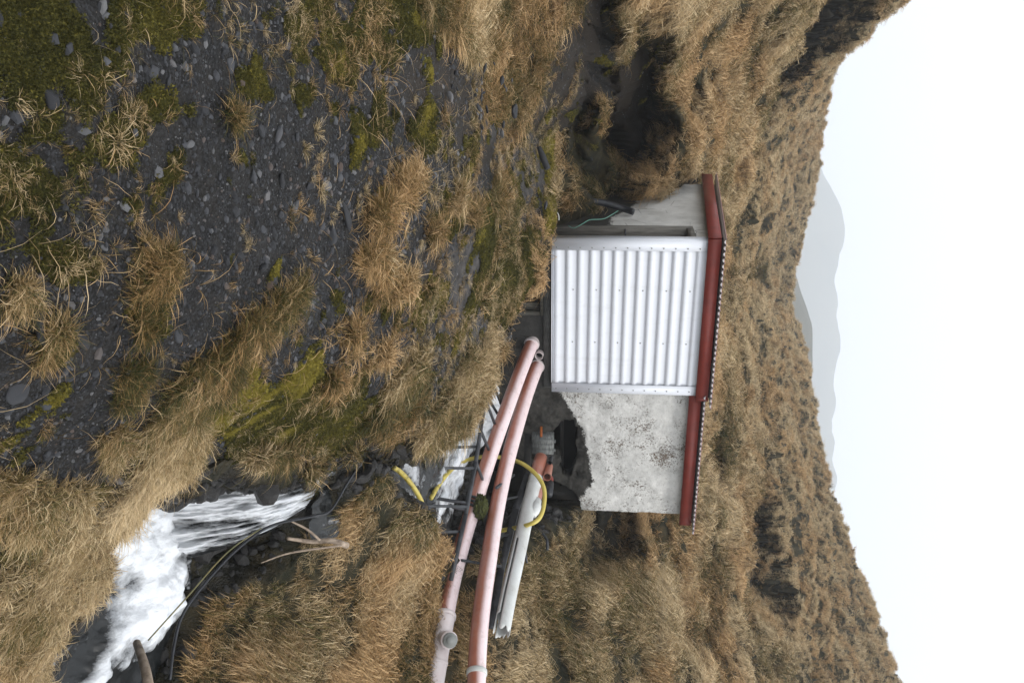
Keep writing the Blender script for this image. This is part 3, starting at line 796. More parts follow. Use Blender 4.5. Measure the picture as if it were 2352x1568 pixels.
    z = pts[:, 2][:, None] + (n1 - .5) * .14 + (n2 - .5) * .12 + 0 * u
    z = z - sstep(.0, -.16, poly_sd(X, Y, CH)) * .8
    me = grid_mesh('stream_water', np.stack([X, Y, z], -1)); smooth(me)
    fattr(me, 'foam', foam.ravel()); vattr(me, 'flow', np.stack([u[None] * .8 + 0 * s, s, 0 * s], -1))
    tag(obj('stream_water', me, MAT['water']), label='grey white stream rushing out from under the hut', kind='structure')
water()

# ------------------------------------------------------------------ the hut
D1 = np.array([0.910, 0.415, 0]); D1 /= np.linalg.norm(D1)
D2 = np.array([-D1[1], D1[0], 0])
UZ = np.array([0, 0, 1.0])
C0 = P(1270, 549, 11.5)                     # lower front left corner of the white cladding
def on_front(px, py, off=0.0):
    """photo position -> (along the front, height) on the plane of the front wall"""
    o = C0 + D2 * off
    r = ray(px, py); n = D2
    p = r * ((o @ n) / (r @ n))
    return (p - o) @ D1, p[2]
def on_side(px, py):
    r = ray(px, py); n = D1
    p = r * ((C0 @ n) / (r @ n))
    return (p - C0) @ D2, p[2]
def FP(s, d, z):                            # along front, depth behind front, height
    return np.array([C0[0], C0[1], 0]) + D1 * s + D2 * d + UZ * z

def hut():
    root = empty('hut', FP(0, 0, -1.5))
    tag(root, 'small white hut with ribbed cladding and red fascia above the stream', 'hut')
    def part(mb, name, mat, parent=root, sm=False, label=None):
        o = mb.build(name, mat, None, sm)
        o.data.transform(Matrix.Translation(-root.location))
        o.parent = parent if parent is root else parent
        if label: o['label'] = label
        return o
    # bring coordinates: every mesh is written in world space and shifted to the hut's origin
    zb = C0[2]
    zt0 = on_front(1626, 549)[1]; zt1 = on_front(1600, 900)[1]; zt = (zt0 + zt1) / 2
    W = on_front(1270, 893)[0]
    D = on_side(1600, 415)[0]
    W2 = on_front(1500, 1177, .10)[0]
    rise = .09                               # roof climbs towards the back
    print('HUT', zb, zt0, zt1, W, D, W2)
    # --- cladding sheet with thirteen horizontal ribs
    nr = 13; per = (zt - zb) / nr
    prof = []
    for k in range(nr):
        z = zb + k * per
        prof += [(z, 0), (z + per * .12, 0), (z + per * .17, .021), (z + per * .48, .021), (z + per * .64, .0)]
    prof.append((zt, 0))
    vs, fs = [], []
    for s_ in (0.0, W):
        for z, d in prof: vs.append(FP(s_, -d - .03, z))
    n = len(prof)
    for i in range(n - 1): fs.append((i, n + i, n + i + 1, i + 1))
    m_ = MB().add(vs, fs)
    clad = part(m_, 'cladding_sheet', MAT['cladding'])
    # --- folded corner flashings
    fl = MB()
    fl.box(FP(-.012, -.066, zb - .01), D1 * .145, D2 * .006, UZ * (zt - zb + .01))
    fl.box(FP(-.012, -.058, zb - .01), D1 * .006, D2 * .20, UZ * (zt - zb + .01))
    part(fl, 'corner_flashing', MAT['cladding'])
    fl = MB(); fl.box(FP(W - .135, -.066, zb - .01), D1 * .145, D2 * .006, UZ * (zt - zb + .01))
    fl.box(FP(W + .004, -.058, zb - .01), D1 * .006, D2 * .16, UZ * (zt - zb + .01))
    part(fl, 'corner_flashing', MAT['cladding'])
    fl = MB(); fl.box(FP(.14, -.0615, zb - .018), D1 * (W - .28), D2 * .055, UZ * .012)
    part(fl, 'drip_flashing', MAT['cladding'])
    rv = MB(); rv.tube([(0, 0, 0), (0, -.006, 0)], .009, 8)
    rme = mesh_np('rivet', rv.v, rv.f); rme.materials.append(MAT['cap'])
    def rivet(s_, z, d):
        o = obj('rivet', rme, None, root); o.location = Vector(FP(s_, d, z)) - root.location
        o.rotation_euler = (0, 0, math.atan2(D1[1], D1[0]))
    for k in range(nr):
        z = zb + (k + .33) * per
        rivet(.095, z, -.066); rivet(W - .05, z, -.066)
    for s_ in (.72, 1.52):
        for k in range(1, nr, 2): rivet(s_, zb + (k + .78) * per, -.030)
    # --- walls: front right whitewashed, with ragged foot and hole
    S0, S1 = W - .02, W2
    nu, nv = 170, 210
    z0w, z1w = -1.95, on_front(1590, 1000, .10)[1]
    s = np.linspace(S0, S1, nu); zz = np.linspace(z0w, z1w, nv)
    S, Z = np.meshgrid(s, zz)
    q = lambda L: np.array([on_front(a, b, .10) for a, b in L])
    paint_poly = q([(1700, 880), (1700, 1230), (1330, 1230), (1326, 1150), (1362, 1110), (1350, 1040), (1338, 990), (1310, 940), (1288, 905), (1285, 880)])
    hole = q([(1263, 1000), (1285, 972), (1315, 965), (1325, 990), (1322, 1045), (1318, 1095), (1300, 1100), (1286, 1080), (1288, 1050), (1268, 1040), (1262, 1020)])
    foot = q([(1900, 870), (1900, 1300), (1560, 1195), (1338, 1172), (1320, 1130), (1290, 1115), (1260, 1100), (1200, 1060), (1150, 1040), (1050, 1000), (1050, 870)])
    jn = (fbm(S * 9, Z * 9, seed=131) - .5) * .13
    keep = (poly_sd(S, Z, hole) + jn < 0) & (poly_sd(S, Z, foot) + jn * .5 > 0)
    paint = np.clip(poly_sd(S, Z, paint_poly) * 3.0 + .5, 0, 1)
    hd = np.clip(1 - np.abs(poly_sd(S, Z, hole)) / .16, 0, 1)
    dd = .10 + (fbm(S * 3, Z * 3, seed=132) - .5) * .05 + (fbm(S * 14, Z * 14, seed=133) - .5) * .03 * (1.2 - paint * .7) + hd * .10 * (fbm(S * 8, Z * 8, seed=134)) + (1 - paint) * .05 * fbm(S * 5, Z * 5, seed=135)
    base = np.array([C0[0], C0[1], 0])
    V = base + S[..., None] * D1 + dd[..., None] * D2 + Z[..., None] * UZ
    V2 = V + D2 * .22
    idx = np.arange(nu * nv).reshape(nv, nu)
    kf = keep[:-1, :-1] & keep[1:, 1:] & keep[:-1, 1:] & keep[1:, :-1]
    fs = []
    off = nu * nv
    ii, jj = np.nonzero(kf)
    for i, j in zip(ii, jj):
        a_, b_, c_, d_ = idx[i, j], idx[i, j + 1], idx[i + 1, j + 1], idx[i + 1, j]
        fs.append((a_, b_, c_, d_)); fs.append((d_ + off, c_ + off, b_ + off, a_ + off))
        if i == 0 or not kf[i - 1, j]: fs.append((b_, a_, a_ + off, b_ + off))
        if i == nv - 2 or not kf[i + 1, j]: fs.append((d_, c_, c_ + off, d_ + off))
        if j == 0 or not kf[i, j - 1]: fs.append((a_, d_, d_ + off, a_ + off))
        if j == nu - 2 or not kf[i, j + 1]: fs.append((c_, b_, b_ + off, c_ + off))
    allv = np.concatenate([V.reshape(-1, 3), V2.reshape(-1, 3)])
    used = np.unique(np.array([i for f in fs for i in f])); mp = {u: k for k, u in enumerate(used)}
    me = mesh_np('wall', allv[used] - np.array(root.location), [tuple(mp[i] for i in f) for f in fs])
    pa = np.concatenate([paint.ravel(), paint.ravel() * 0])
    fattr(me, 'paint', pa[used])
    o = obj('wall', me, MAT['plaster'], root); o['label'] = 'rough whitewashed wall with peeling paint and a broken black hole at its foot'
    # end wall (right), back wall, inner sheet of painted shade
    zb2 = z1w
    part(MB().box(FP(S1 - .22, .33, z0w), D1 * .2, D2 * (D - .4), UZ * (z1w - z0w + .1)), 'wall', MAT['concrete'], label='dark end wall')
    part(MB().box(FP(.0, D - .02, -1.9), D1 * S1, D2 * .2, UZ * (zt + 1.9 + .22)), 'wall', MAT['concrete'], label='back wall')
    # side wall with doorway (left)
    ds0, dz0 = on_side(1310, 548); ds1, dz1 = on_side(1590, 516); dz1 = on_side(1596, 530)[1]
    zside = zt + .04
    nu, nv = 120, 110
    s = np.linspace(0.02, D, nu); zz = np.linspace(zb - .8, zside + .0, nv)
    S, Z = np.meshgrid(s, zz)
    # the wall top follows the roof
    Z = Z + (S / D) * rise * D * ((Z - Z.min()) / (Z.max() - Z.min()))
    door = (S < ds1) & (Z < dz1) & (S > .03)
    lowp = np.array([on_side(a, b) for a, b in [(1700, 350), (1700, 560), (1440, 560), (1420, 516), (1425, 490), (1455, 480), (1500, 440), (1560, 400)]])
    paint = np.clip(poly_sd(S, Z, lowp) * 2.5 + .8, 0, 1)
    dd = (fbm(S * 4, Z * 4, seed=141) - .5) * .02
    V = base + D1 * 0.06 + dd[..., None] * D1 + S[..., None] * D2 + Z[..., None] * UZ
    idx = np.arange(nu * nv).reshape(nv, nu); kf = ~door[:-1, :-1]
    fs = [(idx[i + 1, j], idx[i + 1, j + 1], idx[i, j + 1], idx[i, j]) for i, j in zip(*np.nonzero(kf))]
    V2 = V + D1 * .2
    nn = nu * nv
    fs2 = []
    for i, j in zip(*np.nonzero(kf)):
        if j > 0 and not kf[i, j - 1]: fs2.append((idx[i, j], idx[i + 1, j], idx[i + 1, j] + nn, idx[i, j] + nn))
        if i > 0 and not kf[i - 1, j]: fs2.append((idx[i, j + 1], idx[i, j], idx[i, j] + nn, idx[i, j + 1] + nn))
    me = mesh_np('wall', np.concatenate([V.reshape(-1, 3), V2.reshape(-1, 3)]) - np.array(root.location), fs + fs2)
    fattr(me, 'paint', np.concatenate([paint.ravel(), paint.ravel() * 0 + .3]))
    o = obj('wall', me, MAT['whitewash'], root); o['label'] = 'smooth off-white side wall stained dark near the doorway'
    # door frame of weathered timber, lintel and dark door leaf
    fr = empty('door_frame', (0, 0, 0)); fr.parent = root
    def fpart(mb, name, mat):
        o = mb.build(name, mat); o.data.transform(Matrix.Translation(-root.location)); o.parent = fr; return o
    t = .09
    fpart(MB().box(FP(.02, ds1 - t, dz0 - .3), D1 * .24, D2 * t, UZ * (dz1 - dz0 + .3)), 'jamb', MAT['wood'])
    fpart(MB().box(FP(.02, .035, dz1 - t), D1 * .24, D2 * (ds1 - .035 - t - .003), UZ * t), 'head', MAT['wood'])
    lf = part(MB().box(FP(.20, .10, dz0 - .3), D1 * .04, D2 * (ds1 - .20), UZ * (dz1 - dz0 + .2)), 'door', MAT['door'])
    hz = on_side(1437, 530)[1]
    hb = MB().bar(FP(.05, ds1 - .10, hz), FP(.05, ds1 - .33, hz), .02).bar(FP(.05, ds1 - .33, hz), FP(.20, ds1 - .33, hz), .02)
    fpart(hb, 'latch', MAT['steel'])
    # front corner post beside the cladding
    part(MB().box(FP(.0, -.02, zb - .25), D1 * .05, D2 * .14, UZ * (zt - zb + .25)), 'corner_post', MAT['wood'])
    # --- base under the cladding: concrete lintel and wall with dark window
    fb0 = -1.95
    wa, wz1 = on_front(1248, 560, .08); wb_, _ = on_front(1248, 722, .08)
    _, wz0 = on_front(1100, 640, .08)
    mb = MB()
    mb.box(FP(-.02, .04, wz1), D1 * (W + .02), D2 * .26, UZ * (zb - wz1 - .012))
    part(mb, 'lintel', MAT['lintel'])
    part(MB().box(FP(wb_ , .06, fb0), D1 * (W - wb_ + .02), D2 * .24, UZ * (wz1 - fb0 - .003)), 'base_wall', MAT['concrete'])
    part(MB().box(FP(-.02, .06, fb0), D1 * (wa + .12), D2 * .24, UZ * (wz1 - fb0 - .003)), 'base_wall', MAT['concrete'])
    win = empty('window', (0, 0, 0)); win.parent = root
    def wpart(mb, name, mat):
        o = mb.build(name, mat); o.data.transform(Matrix.Translation(-root.location)); o.parent = win; return o
    wpart(MB().box(FP(wa + .1, .03, wz1 - .045), D1 * (wb_ - wa - .1), D2 * .10, UZ * .042), 'frame', MAT['darkwood'])
    wpart(MB().box(FP(wb_ - .05, .035, wz0), D1 * .048, D2 * .10, UZ * (wz1 - wz0 - .05)), 'frame', MAT['darkwood'])
    for k in range(3):
        wpart(MB().box(FP(wb_ - .17 + k * .04, .10 + k * .004, wz0), D1 * .034, D2 * .03, UZ * (wz1 - wz0 - .05)), 'plank', MAT['darkwood'])
    # near-black sheet stands in for the shade inside the hut
    part(MB().box(FP(.3, .75, fb0), D1 * (S1 - .55), D2 * .05, UZ * (zt - fb0 - .1)), 'dark_backing', MAT['black'])
    part(MB().box(FP(.28, .40, zb + .1), D1 * (S1 - .52), D2 * (D - .6), UZ * .05), 'floor_slab', MAT['concrete'])
    # --- fascia boards
    zf0 = zt + .002
    e0 = on_front(1656, 549, -.08)[1]; hf = .175
    f0 = on_front(1627, 549, -.09)[1]
    part(MB().box(FP(-.05, -.115, f0), D1 * (W + .12), D2 * .03, UZ * hf), 'fascia_board', MAT['red'])
    part(MB().box(FP(W + .035, -.118, f0 - .005), D1 * .035, D2 * .036, UZ * (hf + .012)), 'fascia_end', MAT['red'])
    g0 = on_front(1583, 905, -.02)[1]
    part(MB().box(FP(W - .05, -.055, g0), D1 * (S1 - W + .15), D2 * .03, UZ * hf), 'fascia_board', MAT['red'], label='lower red fascia board over the whitewashed wall')
    # rake board on the side
    def rb(d): return f0 + .0 + rise * d
    o_ = -.05
    c = []
    for zz_ in (0, hf):
        c += [FP(o_ - .03, -.085, rb(0) + zz_), FP(o_, -.085, rb(0) + zz_), FP(o_, D + .15, rb(D) + zz_), FP(o_ - .03, D + .15, rb(D) + zz_)]
    part(MB().hexa(c), 'rake_board', MAT['red'])
    # soffits
    part(MB().box(FP(-.045, -.083, f0 + .015), D1 * (W + .05), D2 * .12, UZ * .02), 'soffit', MAT['wood'])
    part(MB().box(FP(W - .03, -.023, g0 + .05), D1 * (S1 - W + .1), D2 * .14, UZ * .02), 'soffit', MAT['wood'])
    # --- corrugated roof sheets: red above, white below
    def roof(s0, s1, z0, dfront, dback, ph=0):
        ns = int((s1 - s0) / .0085); nd = 10
        s = np.linspace(s0, s1, ns); d = np.linspace(dfront, dback, nd)
        S, DD = np.meshgrid(s, d)
        Zz = z0 + rise * DD + .017 * np.cos(S * 2 * np.pi / .085 + ph)
        Vb = base + S[..., None] * D1 + DD[..., None] * D2 + Zz[..., None] * UZ
        Vt = Vb + UZ * .003
        n_ = ns * nd
        idx = np.arange(n_).reshape(nd, ns)
        a_, b_, c_, e_ = idx[:-1, :-1].ravel(), idx[:-1, 1:].ravel(), idx[1:, 1:].ravel(), idx[1:, :-1].ravel()
        F = np.concatenate([np.stack([a_ + n_, b_ + n_, c_ + n_, e_ + n_], 1), np.stack([e_, c_, b_, a_], 1),
                            np.stack([idx[0, :-1], idx[0, 1:], idx[0, 1:] + n_, idx[0, :-1] + n_], 1), np.stack([idx[-1, 1:], idx[-1, :-1], idx[-1, :-1] + n_, idx[-1, 1:] + n_], 1),
                            np.stack([idx[1:, 0], idx[:-1, 0], idx[:-1, 0] + n_, idx[1:, 0] + n_], 1)])
        me = mesh_np('roof_sheet', np.concatenate([Vb.reshape(-1, 3), Vt.reshape(-1, 3)]) - np.array(root.location), F)
        fattr(me, 'top', np.r_[np.zeros(n_), np.ones(n_)])
        smooth(me, False)
        mb = MB()  # white crescents filling the trough bottoms at the front end of the sheet
        k0 = int(np.ceil(((s0 * 2 * np.pi / .085 + ph) / np.pi - 1) / 2)); 
        k = k0
        while True:
            sc_ = ((2 * k + 1) * np.pi - ph) * .085 / (2 * np.pi)
            if sc_ + .03 > s1: break
            if sc_ - .03 > s0:
                xs_ = np.linspace(-.026, .026, 9)
                lo = [FP(sc_ + x_, dfront - .004, z0 + rise * dfront - .001 + .017 * np.cos((sc_ + x_) * 2 * np.pi / .085 + ph)) for x_ in xs_]
                bk = [q_ + D2 * .012 for q_ in lo]
                nl = len(lo)
                mb.add(lo + bk, [tuple(range(nl)), tuple(range(2 * nl - 1, nl - 1, -1))] + [(a_, a_ + nl, a_ + nl + 1, a_ + 1) for a_ in range(nl - 1)] + [(0, nl - 1, 2 * nl - 1, nl)])
            k += 1
        part(mb, 'trough_crescent', MAT['crescent'])
        return obj('roof_sheet', me, MAT['roof'], root)
    roof(-.10, W + .17, f0 + hf + .052, -.19, D + .2)
    roof(W - .02, S1 + .22, g0 + hf + .050, -.13, D + .2, 1)
    # near-black strips standing in for shade in the gap under the corrugations
    part(MB().box(FP(-.06, -.06, f0 + hf - .03), D1 * (W + .1), D2 * .05, UZ * .055), 'gap_strip', MAT['black'])
    part(MB().box(FP(W - .03, .0, g0 + hf - .03), D1 * (S1 - W + .12), D2 * .05, UZ * .05), 'gap_strip', MAT['black'])
    return root, zb, zt, W, S1, D
HUT = hut()

# ------------------------------------------------------------------ pipes
def thing(name, label, cat, loc, group=None):
    return tag(empty(name, loc), label, cat, group)
def child(mb, name, mat, root, sm=True, label=None):
    o = mb.build(name, mat, None, sm)
    o.data.transform(Matrix.Translation(-Vector(root.matrix_world.translation if False else root.location)))
    o.parent = root
    if label: o['label'] = label
    if mat is MAT['salmon']: toplight(o.data)
    return o
def toplight(me):  # paints light on upward faces and shade on undersides of the pipes
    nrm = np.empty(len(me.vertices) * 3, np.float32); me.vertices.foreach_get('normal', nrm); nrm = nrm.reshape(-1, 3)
    fattr(me, 'toplight', .5 + .95 * (nrm[:, 2] - .16))
def ring(mb, path, i0, r0, w, n=28):
    """a raised collar on a path around index i0"""
    p = np.array(path[i0]); t = np.array(path[min(i0 + 1, len(path) - 1)]) - np.array(path[max(i0 - 1, 0)]); t = t / np.linalg.norm(t)
    mb.tube([p - t * w / 2, p - t * w * .42, p + t * w * .42, p + t * w / 2], [r0 * .93, r0, r0, r0 * .93], n)

PR = .098
pa = spline([P(1231, 768, 12.35), P(1217, 800, 12.15), P(1190, 868, 11.75), P(1160, 950, 11.3), P(1128, 1040, 10.9), P(1097, 1135, 10.45),
             P(1064, 1240, 10.0), P(1038, 1340, 9.55), P(1020, 1430, 9.1), P(1003, 1530, 8.8), P(985, 1650, 8.5), P(955, 1950, 8.0)], 12)
pb = spline([P(1240, 830, 12.5), P(1230, 850, 12.3), P(1208, 910, 11.9), P(1184, 990, 11.4), P(1160, 1080, 10.9), P(1139, 1180, 10.35),
             P(1122, 1290, 9.8), P(1106, 1400, 9.3), P(1097, 1500, 8.9), P(1090, 1660, 8.4), P(1065, 1960, 7.8)], 12)
t = thing('waste_pipe', 'long salmon plastic pipe nearest the stream with a capped branch at the bottom edge', 'pipe', pa[40])
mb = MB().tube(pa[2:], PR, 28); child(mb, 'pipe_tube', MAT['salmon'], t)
mb = MB().tube(pa[:10], PR * 1.07, 28); ring(mb, pa, 9, PR * 1.16, .05); ring(mb, pa, 5, PR * 1.13, .03); child(mb, 'socket', MAT['pale'], t)
mb = MB(); ring(mb, pa, 3, PR * 1.12, .025); child(mb, 'rubber_ring', MAT['rust'], t)
k = 95
mb = MB().tube(pa[k - 1:118], PR * 1.10, 28); ring(mb, pa, k - 1, PR * 1.22, .05); ring(mb, pa, 107, PR * 1.17, .04); ring(mb, pa, 116, PR * 1.2, .05)
child(mb, 'branch_fitting', MAT['pale'], t)
bp0 = np.array(pa[100]); bp1 = P(1052, 1477, 8.55)
dv = bp1 - bp0; dv /= np.linalg.norm(dv)
mb = MB().tube([bp0, bp0 + dv * .245], .078, 24).tube([bp0 + dv * .20, bp0 + dv * .25], [.092, .092], 24)
child(mb, 'branch_socket', MAT['pale'], t)
mb = MB().tube([bp0 + dv * .25, bp0 + dv * .285], .078, 24).tube([bp0 + dv * .285, bp0 + dv * .30], .050, 24)
child(mb, 'screw_cap', MAT['cap'], t)
t = thing('waste_pipe', 'long salmon plastic pipe running between the branched pipe and the split white pipe', 'pipe', pb[40])
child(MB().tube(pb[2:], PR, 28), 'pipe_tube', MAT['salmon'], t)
mb = MB().tube(pb[:9], PR * 1.08, 28); ring(mb, pb, 8, PR * 1.15, .04); child(mb, 'socket', MAT['pale'], t)
mb = MB(); ring(mb, pb, 2, PR * 1.12, .04); child(mb, 'rubber_ring', MAT['rust'], t)
mb = MB(); ring(mb, pb, 100, PR * 1.12, .06); child(mb, 'coupling', MAT['whitepipe'], t)

def hollow_tube(mb, a, b, r, n=20, th=.006):
    a, b = np.array(a), np.array(b)
    mb.tube([a, b], r, n, cap=False); mb.tube([b, a], r - th, n, cap=False)
    m0 = len(mb.v) - 2 * n; mo = len(mb.v) - 4 * n
    for k in range(n):
        j = (k + 1) % n
    # end ring
    d = (b - a) / np.linalg.norm(b - a)
    u = np.cross(d, (0, 0, 1.0)); u /= np.linalg.norm(u); w = np.cross(d, u)
    vs = []
    for k in range(n):
        an = 2 * math.pi * k / n; e = u * math.cos(an) + w * math.sin(an)
        vs += [b + e * r, b + e * (r - th)]
    mb.add(vs, [(2 * k, 2 * ((k + 1) % n), 2 * ((k + 1) % n) + 1, 2 * k + 1) for k in range(n)])
    return mb
# stub of pale pipe between the two
o = hollow_tube(MB(), P(1244, 800, 12.45), P(1238, 818, 12.2), .06).build('pipe_stub', MAT['pale'], None, True)
tag(o, 'short open pipe stub poking out of the dark wall between the two salmon pipes', 'pipe')

# split white pipe
pc = spline([P(1232, 1092, 11.6), P(1222, 1130, 11.3), P(1208, 1190, 10.9), P(1186, 1290, 10.2), P(1168, 1370, 9.7), P(1152, 1452, 9.25)], 12)
t = thing('split_pipe', 'white plastic pipe with a splintered end lying in the grass', 'pipe', pc[30])
mb = MB()
n = 26; r = .088; vs = []; fs = []; L = len(pc)
Tn = None
for i, p in enumerate(pc):
    p = np.array(p); tt = np.array(pc[min(i + 1, L - 1)]) - np.array(pc[max(i - 1, 0)]); tt /= np.linalg.norm(tt)
    u = np.cross(tt, UZ); u /= np.linalg.norm(u); w = np.cross(u, tt)
    for k in range(n):
        an = 2 * math.pi * k / n
        rr = r * (1.0 + .12 * i / L * math.cos(an))
        e = p + (u * math.cos(an) + w * math.sin(an)) * rr
        if i == L - 1: e = e + tt * (.09 * float(hsh(k * 7, 3, 1, 5)) - .05)
        vs.append(e)
for i in range(L - 1):
    for k in range(n):
        if i > L * .5 and k in (n - 2,) or (i > L - 7 and k in (n - 3, n - 4, n - 9)): continue
        a_, b_ = i * n + k, i * n + (k + 1) % n
        fs.append((a_, b_, b_ + n, a_ + n))
mb.add(vs, fs); o = child(mb, 'pipe_tube', MAT['whitepipe'], t)
sm = o.modifiers.new('thickness', 'SOLIDIFY'); sm.thickness = .007
mb = MB(); ring(mb, pc, 8, r * 1.12, .05); ring(mb, pc, 2, r * 1.1, .06); child(mb, 'collar', MAT['whitepipe'], t)
mb = MB(); ring(mb, pc, 21, r * 1.03, .012, 20); child(mb, 'wire_tie', MAT['rust'], t)
pr_ = [P(1243, 1050, 11.9), P(1237, 1070, 11.75), P(1231, 1096, 11.55)]
o = MB().tube(pr_, .09, 24).build('red_pipe', MAT['m'] if 'm' in MAT else MAT['salmon'], None, True)
tag(o, 'short reddish pipe between the grey plank box and the white pipe', 'pipe')
o = hollow_tube(MB(), P(1261, 1070, 11.9), P(1257, 1095, 11.5), .056).build('pipe_stub', MAT['salmon'], None, True)
tag(o, 'small open salmon pipe stub beside the grey plank box', 'pipe')
o = hollow_tube(MB(), P(1266, 1050, 12.0), P(1263, 1062, 11.8), .03).build('pipe_nozzle', MAT['blackpipe'], None, True)
tag(o, 'tiny dark nozzle above the small salmon pipe stub', 'nozzle')
t = thing('valve', 'black and rusty valve behind the yellow hose below the plank box', 'valve', P(1262, 1120, 11.6))
child(MB().tube([P(1263, 1098, 11.9), P(1262, 1112, 11.7)], .05, 16), 'neck', MAT['rust'], t)
child(MB().tube([P(1262, 1110, 11.7), P(1260, 1135, 11.4)], [.062, .056], 16), 'valve_body', MAT['blackpipe'], t)
child(MB().tube([P(1262, 1120, 11.62) + np.array([0, -.05, .03]), P(1262, 1120, 11.62) + np.array([0, -.13, .03])], .02, 10), 'spindle', MAT['whitepipe'], t)
o = MB().tube(spline([P(1240, 1100, 11.7), P(1236, 1130, 11.4), P(1230, 1155, 11.2)], 5), .065, 18).build('elbow_pipe', MAT['salmon'], None, True)
tag(o, 'reddish pipe partly hidden behind the yellow hose and white pipe', 'pipe')
o = MB().tube(spline([P(1232, 1150, 11.2), P(1228, 1168, 11.05), P(1220, 1182, 11.0)], 5), [.07] * 3 + [.078] * 5 + [.07] * 3, 18).build('pipe_elbow', MAT['whitepipe'], None, True)
tag(o, 'pale bent pipe end tucked beside the white pipe inside the hose loop', 'pipe')

# plank box on the wall
t = thing('plank_box', 'weathered grey plank box standing against the broken wall', 'box', P(1222, 1025, 12.2))
bx0 = P(1221, 1008, 12.3); bw = .26; bd = .2; bh = .32
for k in range(3):
    child(MB().box(bx0 + D1 * (k * bw / 3), D1 * (bw / 3 - .006), D2 * .02 + np.array([0, .002 * k, 0]), UZ * (bh - .008 * (k == 1))), 'plank', MAT['box_wood'], t, False)
child(MB().box(bx0 + D2 * .025, D1 * bw, D2 * bd, UZ * bh), 'box_body', MAT['box_wood'], t, False)
for k in (0, 1):
    child(MB().box(bx0 + D1 * (.04 + k * .15) + D2 * .03 + UZ * bh, D1 * .03, D2 * .04, UZ * .028), 'peg', MAT['box_wood'], t, False)
child(MB().box(bx0 + D1 * (bw + .002), D1 * .08, D2 * .15, UZ * (bh + .02)), 'end_post', MAT['concrete'], t, False)
o = MB().tube([P(1243, 980, 12.45), P(1243, 1003, 12.35)], .020, 10).build('orange_rod', MAT['orange'], None, True)
tag(o, 'short bright orange rusty rod left of the plank box', 'rod')
t = thing('support_beam', 'dark damp timber beam carrying the plank box and pipe ends', 'beam', P(1218, 1050, 12.4))
child(MB().bar(P(1214, 1000, 12.5), P(1207, 1130, 11.9), .12, .10), 'beam', MAT['concrete'], t, False)
child(MB().bar(P(1195, 1010, 12.5), P(1060, 1020, 12.6), .10, .10), 'post', MAT['concrete'], t, False)

# ------------------------------------------------------------------ steel truss under the pipes
t = thing('steel_truss', 'dark steel lattice carrying the pipes across the stream', 'truss', P(1080, 1100, 9.9))
ra = spline([P(1125, 866, 10.9), P(1108, 960, 10.5), P(1093, 1060, 10.1), P(1070, 1180, 9.7), P(1036, 1330, 9.2)], 8)
def bars(L, name, w=.035):
    for a, b in L: child(MB().bar(a, b, w, w), name, MAT['steel'], t, False)
for i in range(0, len(ra) - 1, 8): child(MB().bar(ra[i], ra[min(i + 8, len(ra) - 1)] + (np.array(ra[min(i + 8, len(ra) - 1)]) - np.array(ra[i])) * .01, .04, .045), 'rail', MAT['steel'], t, False)
rb_ = [P(1130, 875, 11.6), P(1152, 930, 11.5), P(1150, 985, 11.2), P(1140, 1040, 11.0)]
child(MB().bar(rb_[0], rb_[1], .035), 'rail', MAT['steel'], t, False); child(MB().bar(rb_[1], rb_[2], .035), 'rail', MAT['steel'], t, False)
bars([(P(1119, 903, 10.8), P(1070, 908, 10.9)), (P(1110, 958, 10.5), P(1068, 960, 10.5)), (P(1096, 1025, 10.25), P(962, 1030, 9.7)), (P(1090, 1075, 10.05), P(953, 1074, 9.4)),
      (P(1074, 1163, 9.75), P(930, 1160, 9.0)), (P(1060, 1220, 9.6), P(990, 1222, 9.3)), (P(1047, 1285, 9.35), P(1005, 1282, 9.2))], 'stake', .032)
bars([(P(1116, 920, 10.7), P(1136, 972, 11.1)), (P(1105, 990, 10.4), P(1126, 1040, 10.9)), (P(1093, 1060, 10.1), P(1112, 1110, 10.6)), (P(1152, 930, 11.5), P(1143, 1010, 11.0)), (P(1180, 1090, 11.2), P(1140, 1120, 10.4)),
      (P(1113, 900, 11.3), P(1150, 962, 11.4))], 'brace', .03)
t = thing('channel_beam', 'long grey steel channel beam under the split white pipe', 'beam', P(1170, 1200, 10.5))
child(MB().bar(P(1213, 1090, 11.8), P(1185, 1170, 11.2), .05, .09).bar(P(1185, 1170, 11.2), P(1150, 1310, 10.3), .05, .09).bar(P(1150, 1310, 10.3), P(1128, 1440, 9.5), .05, .09), 'beam', MAT['steel'], t, False)
child(MB().bar(P(1188, 1140, 11.3), P(1140, 1150, 10.6), .03), 'crossbar', MAT['steel'], t, False)
child(MB().bar(P(1168, 1228, 10.8), P(1100, 1236, 10.1), .03), 'crossbar', MAT['steel'], t, False)
child(MB().bar(P(1150, 1300, 10.3), P(1060, 1286, 9.7), .03), 'crossbar', MAT['steel'], t, False)
for (pts, lab, r) in [([P(1247, 1225, 11.6), P(1256, 1240, 11.5), P(1257, 1262, 11.4)], 'bent grey rod end sticking from the grass right of the plank box', .02),
                      ([P(1200, 1250, 10.9), P(1207, 1272, 10.8), P(1210, 1292, 10.8)], 'thin dark stake leaning behind the split white pipe', .014),
                      ([P(1150, 1085, 11.9), P(1175, 1082, 12.0)], 'short upright dark peg between the salmon pipes and the white pipe', .015)]:
    o = MB().tube(spline(pts, 4), r, 8).build('steel_rod', MAT['steel'], None, True); tag(o, lab, 'rod')

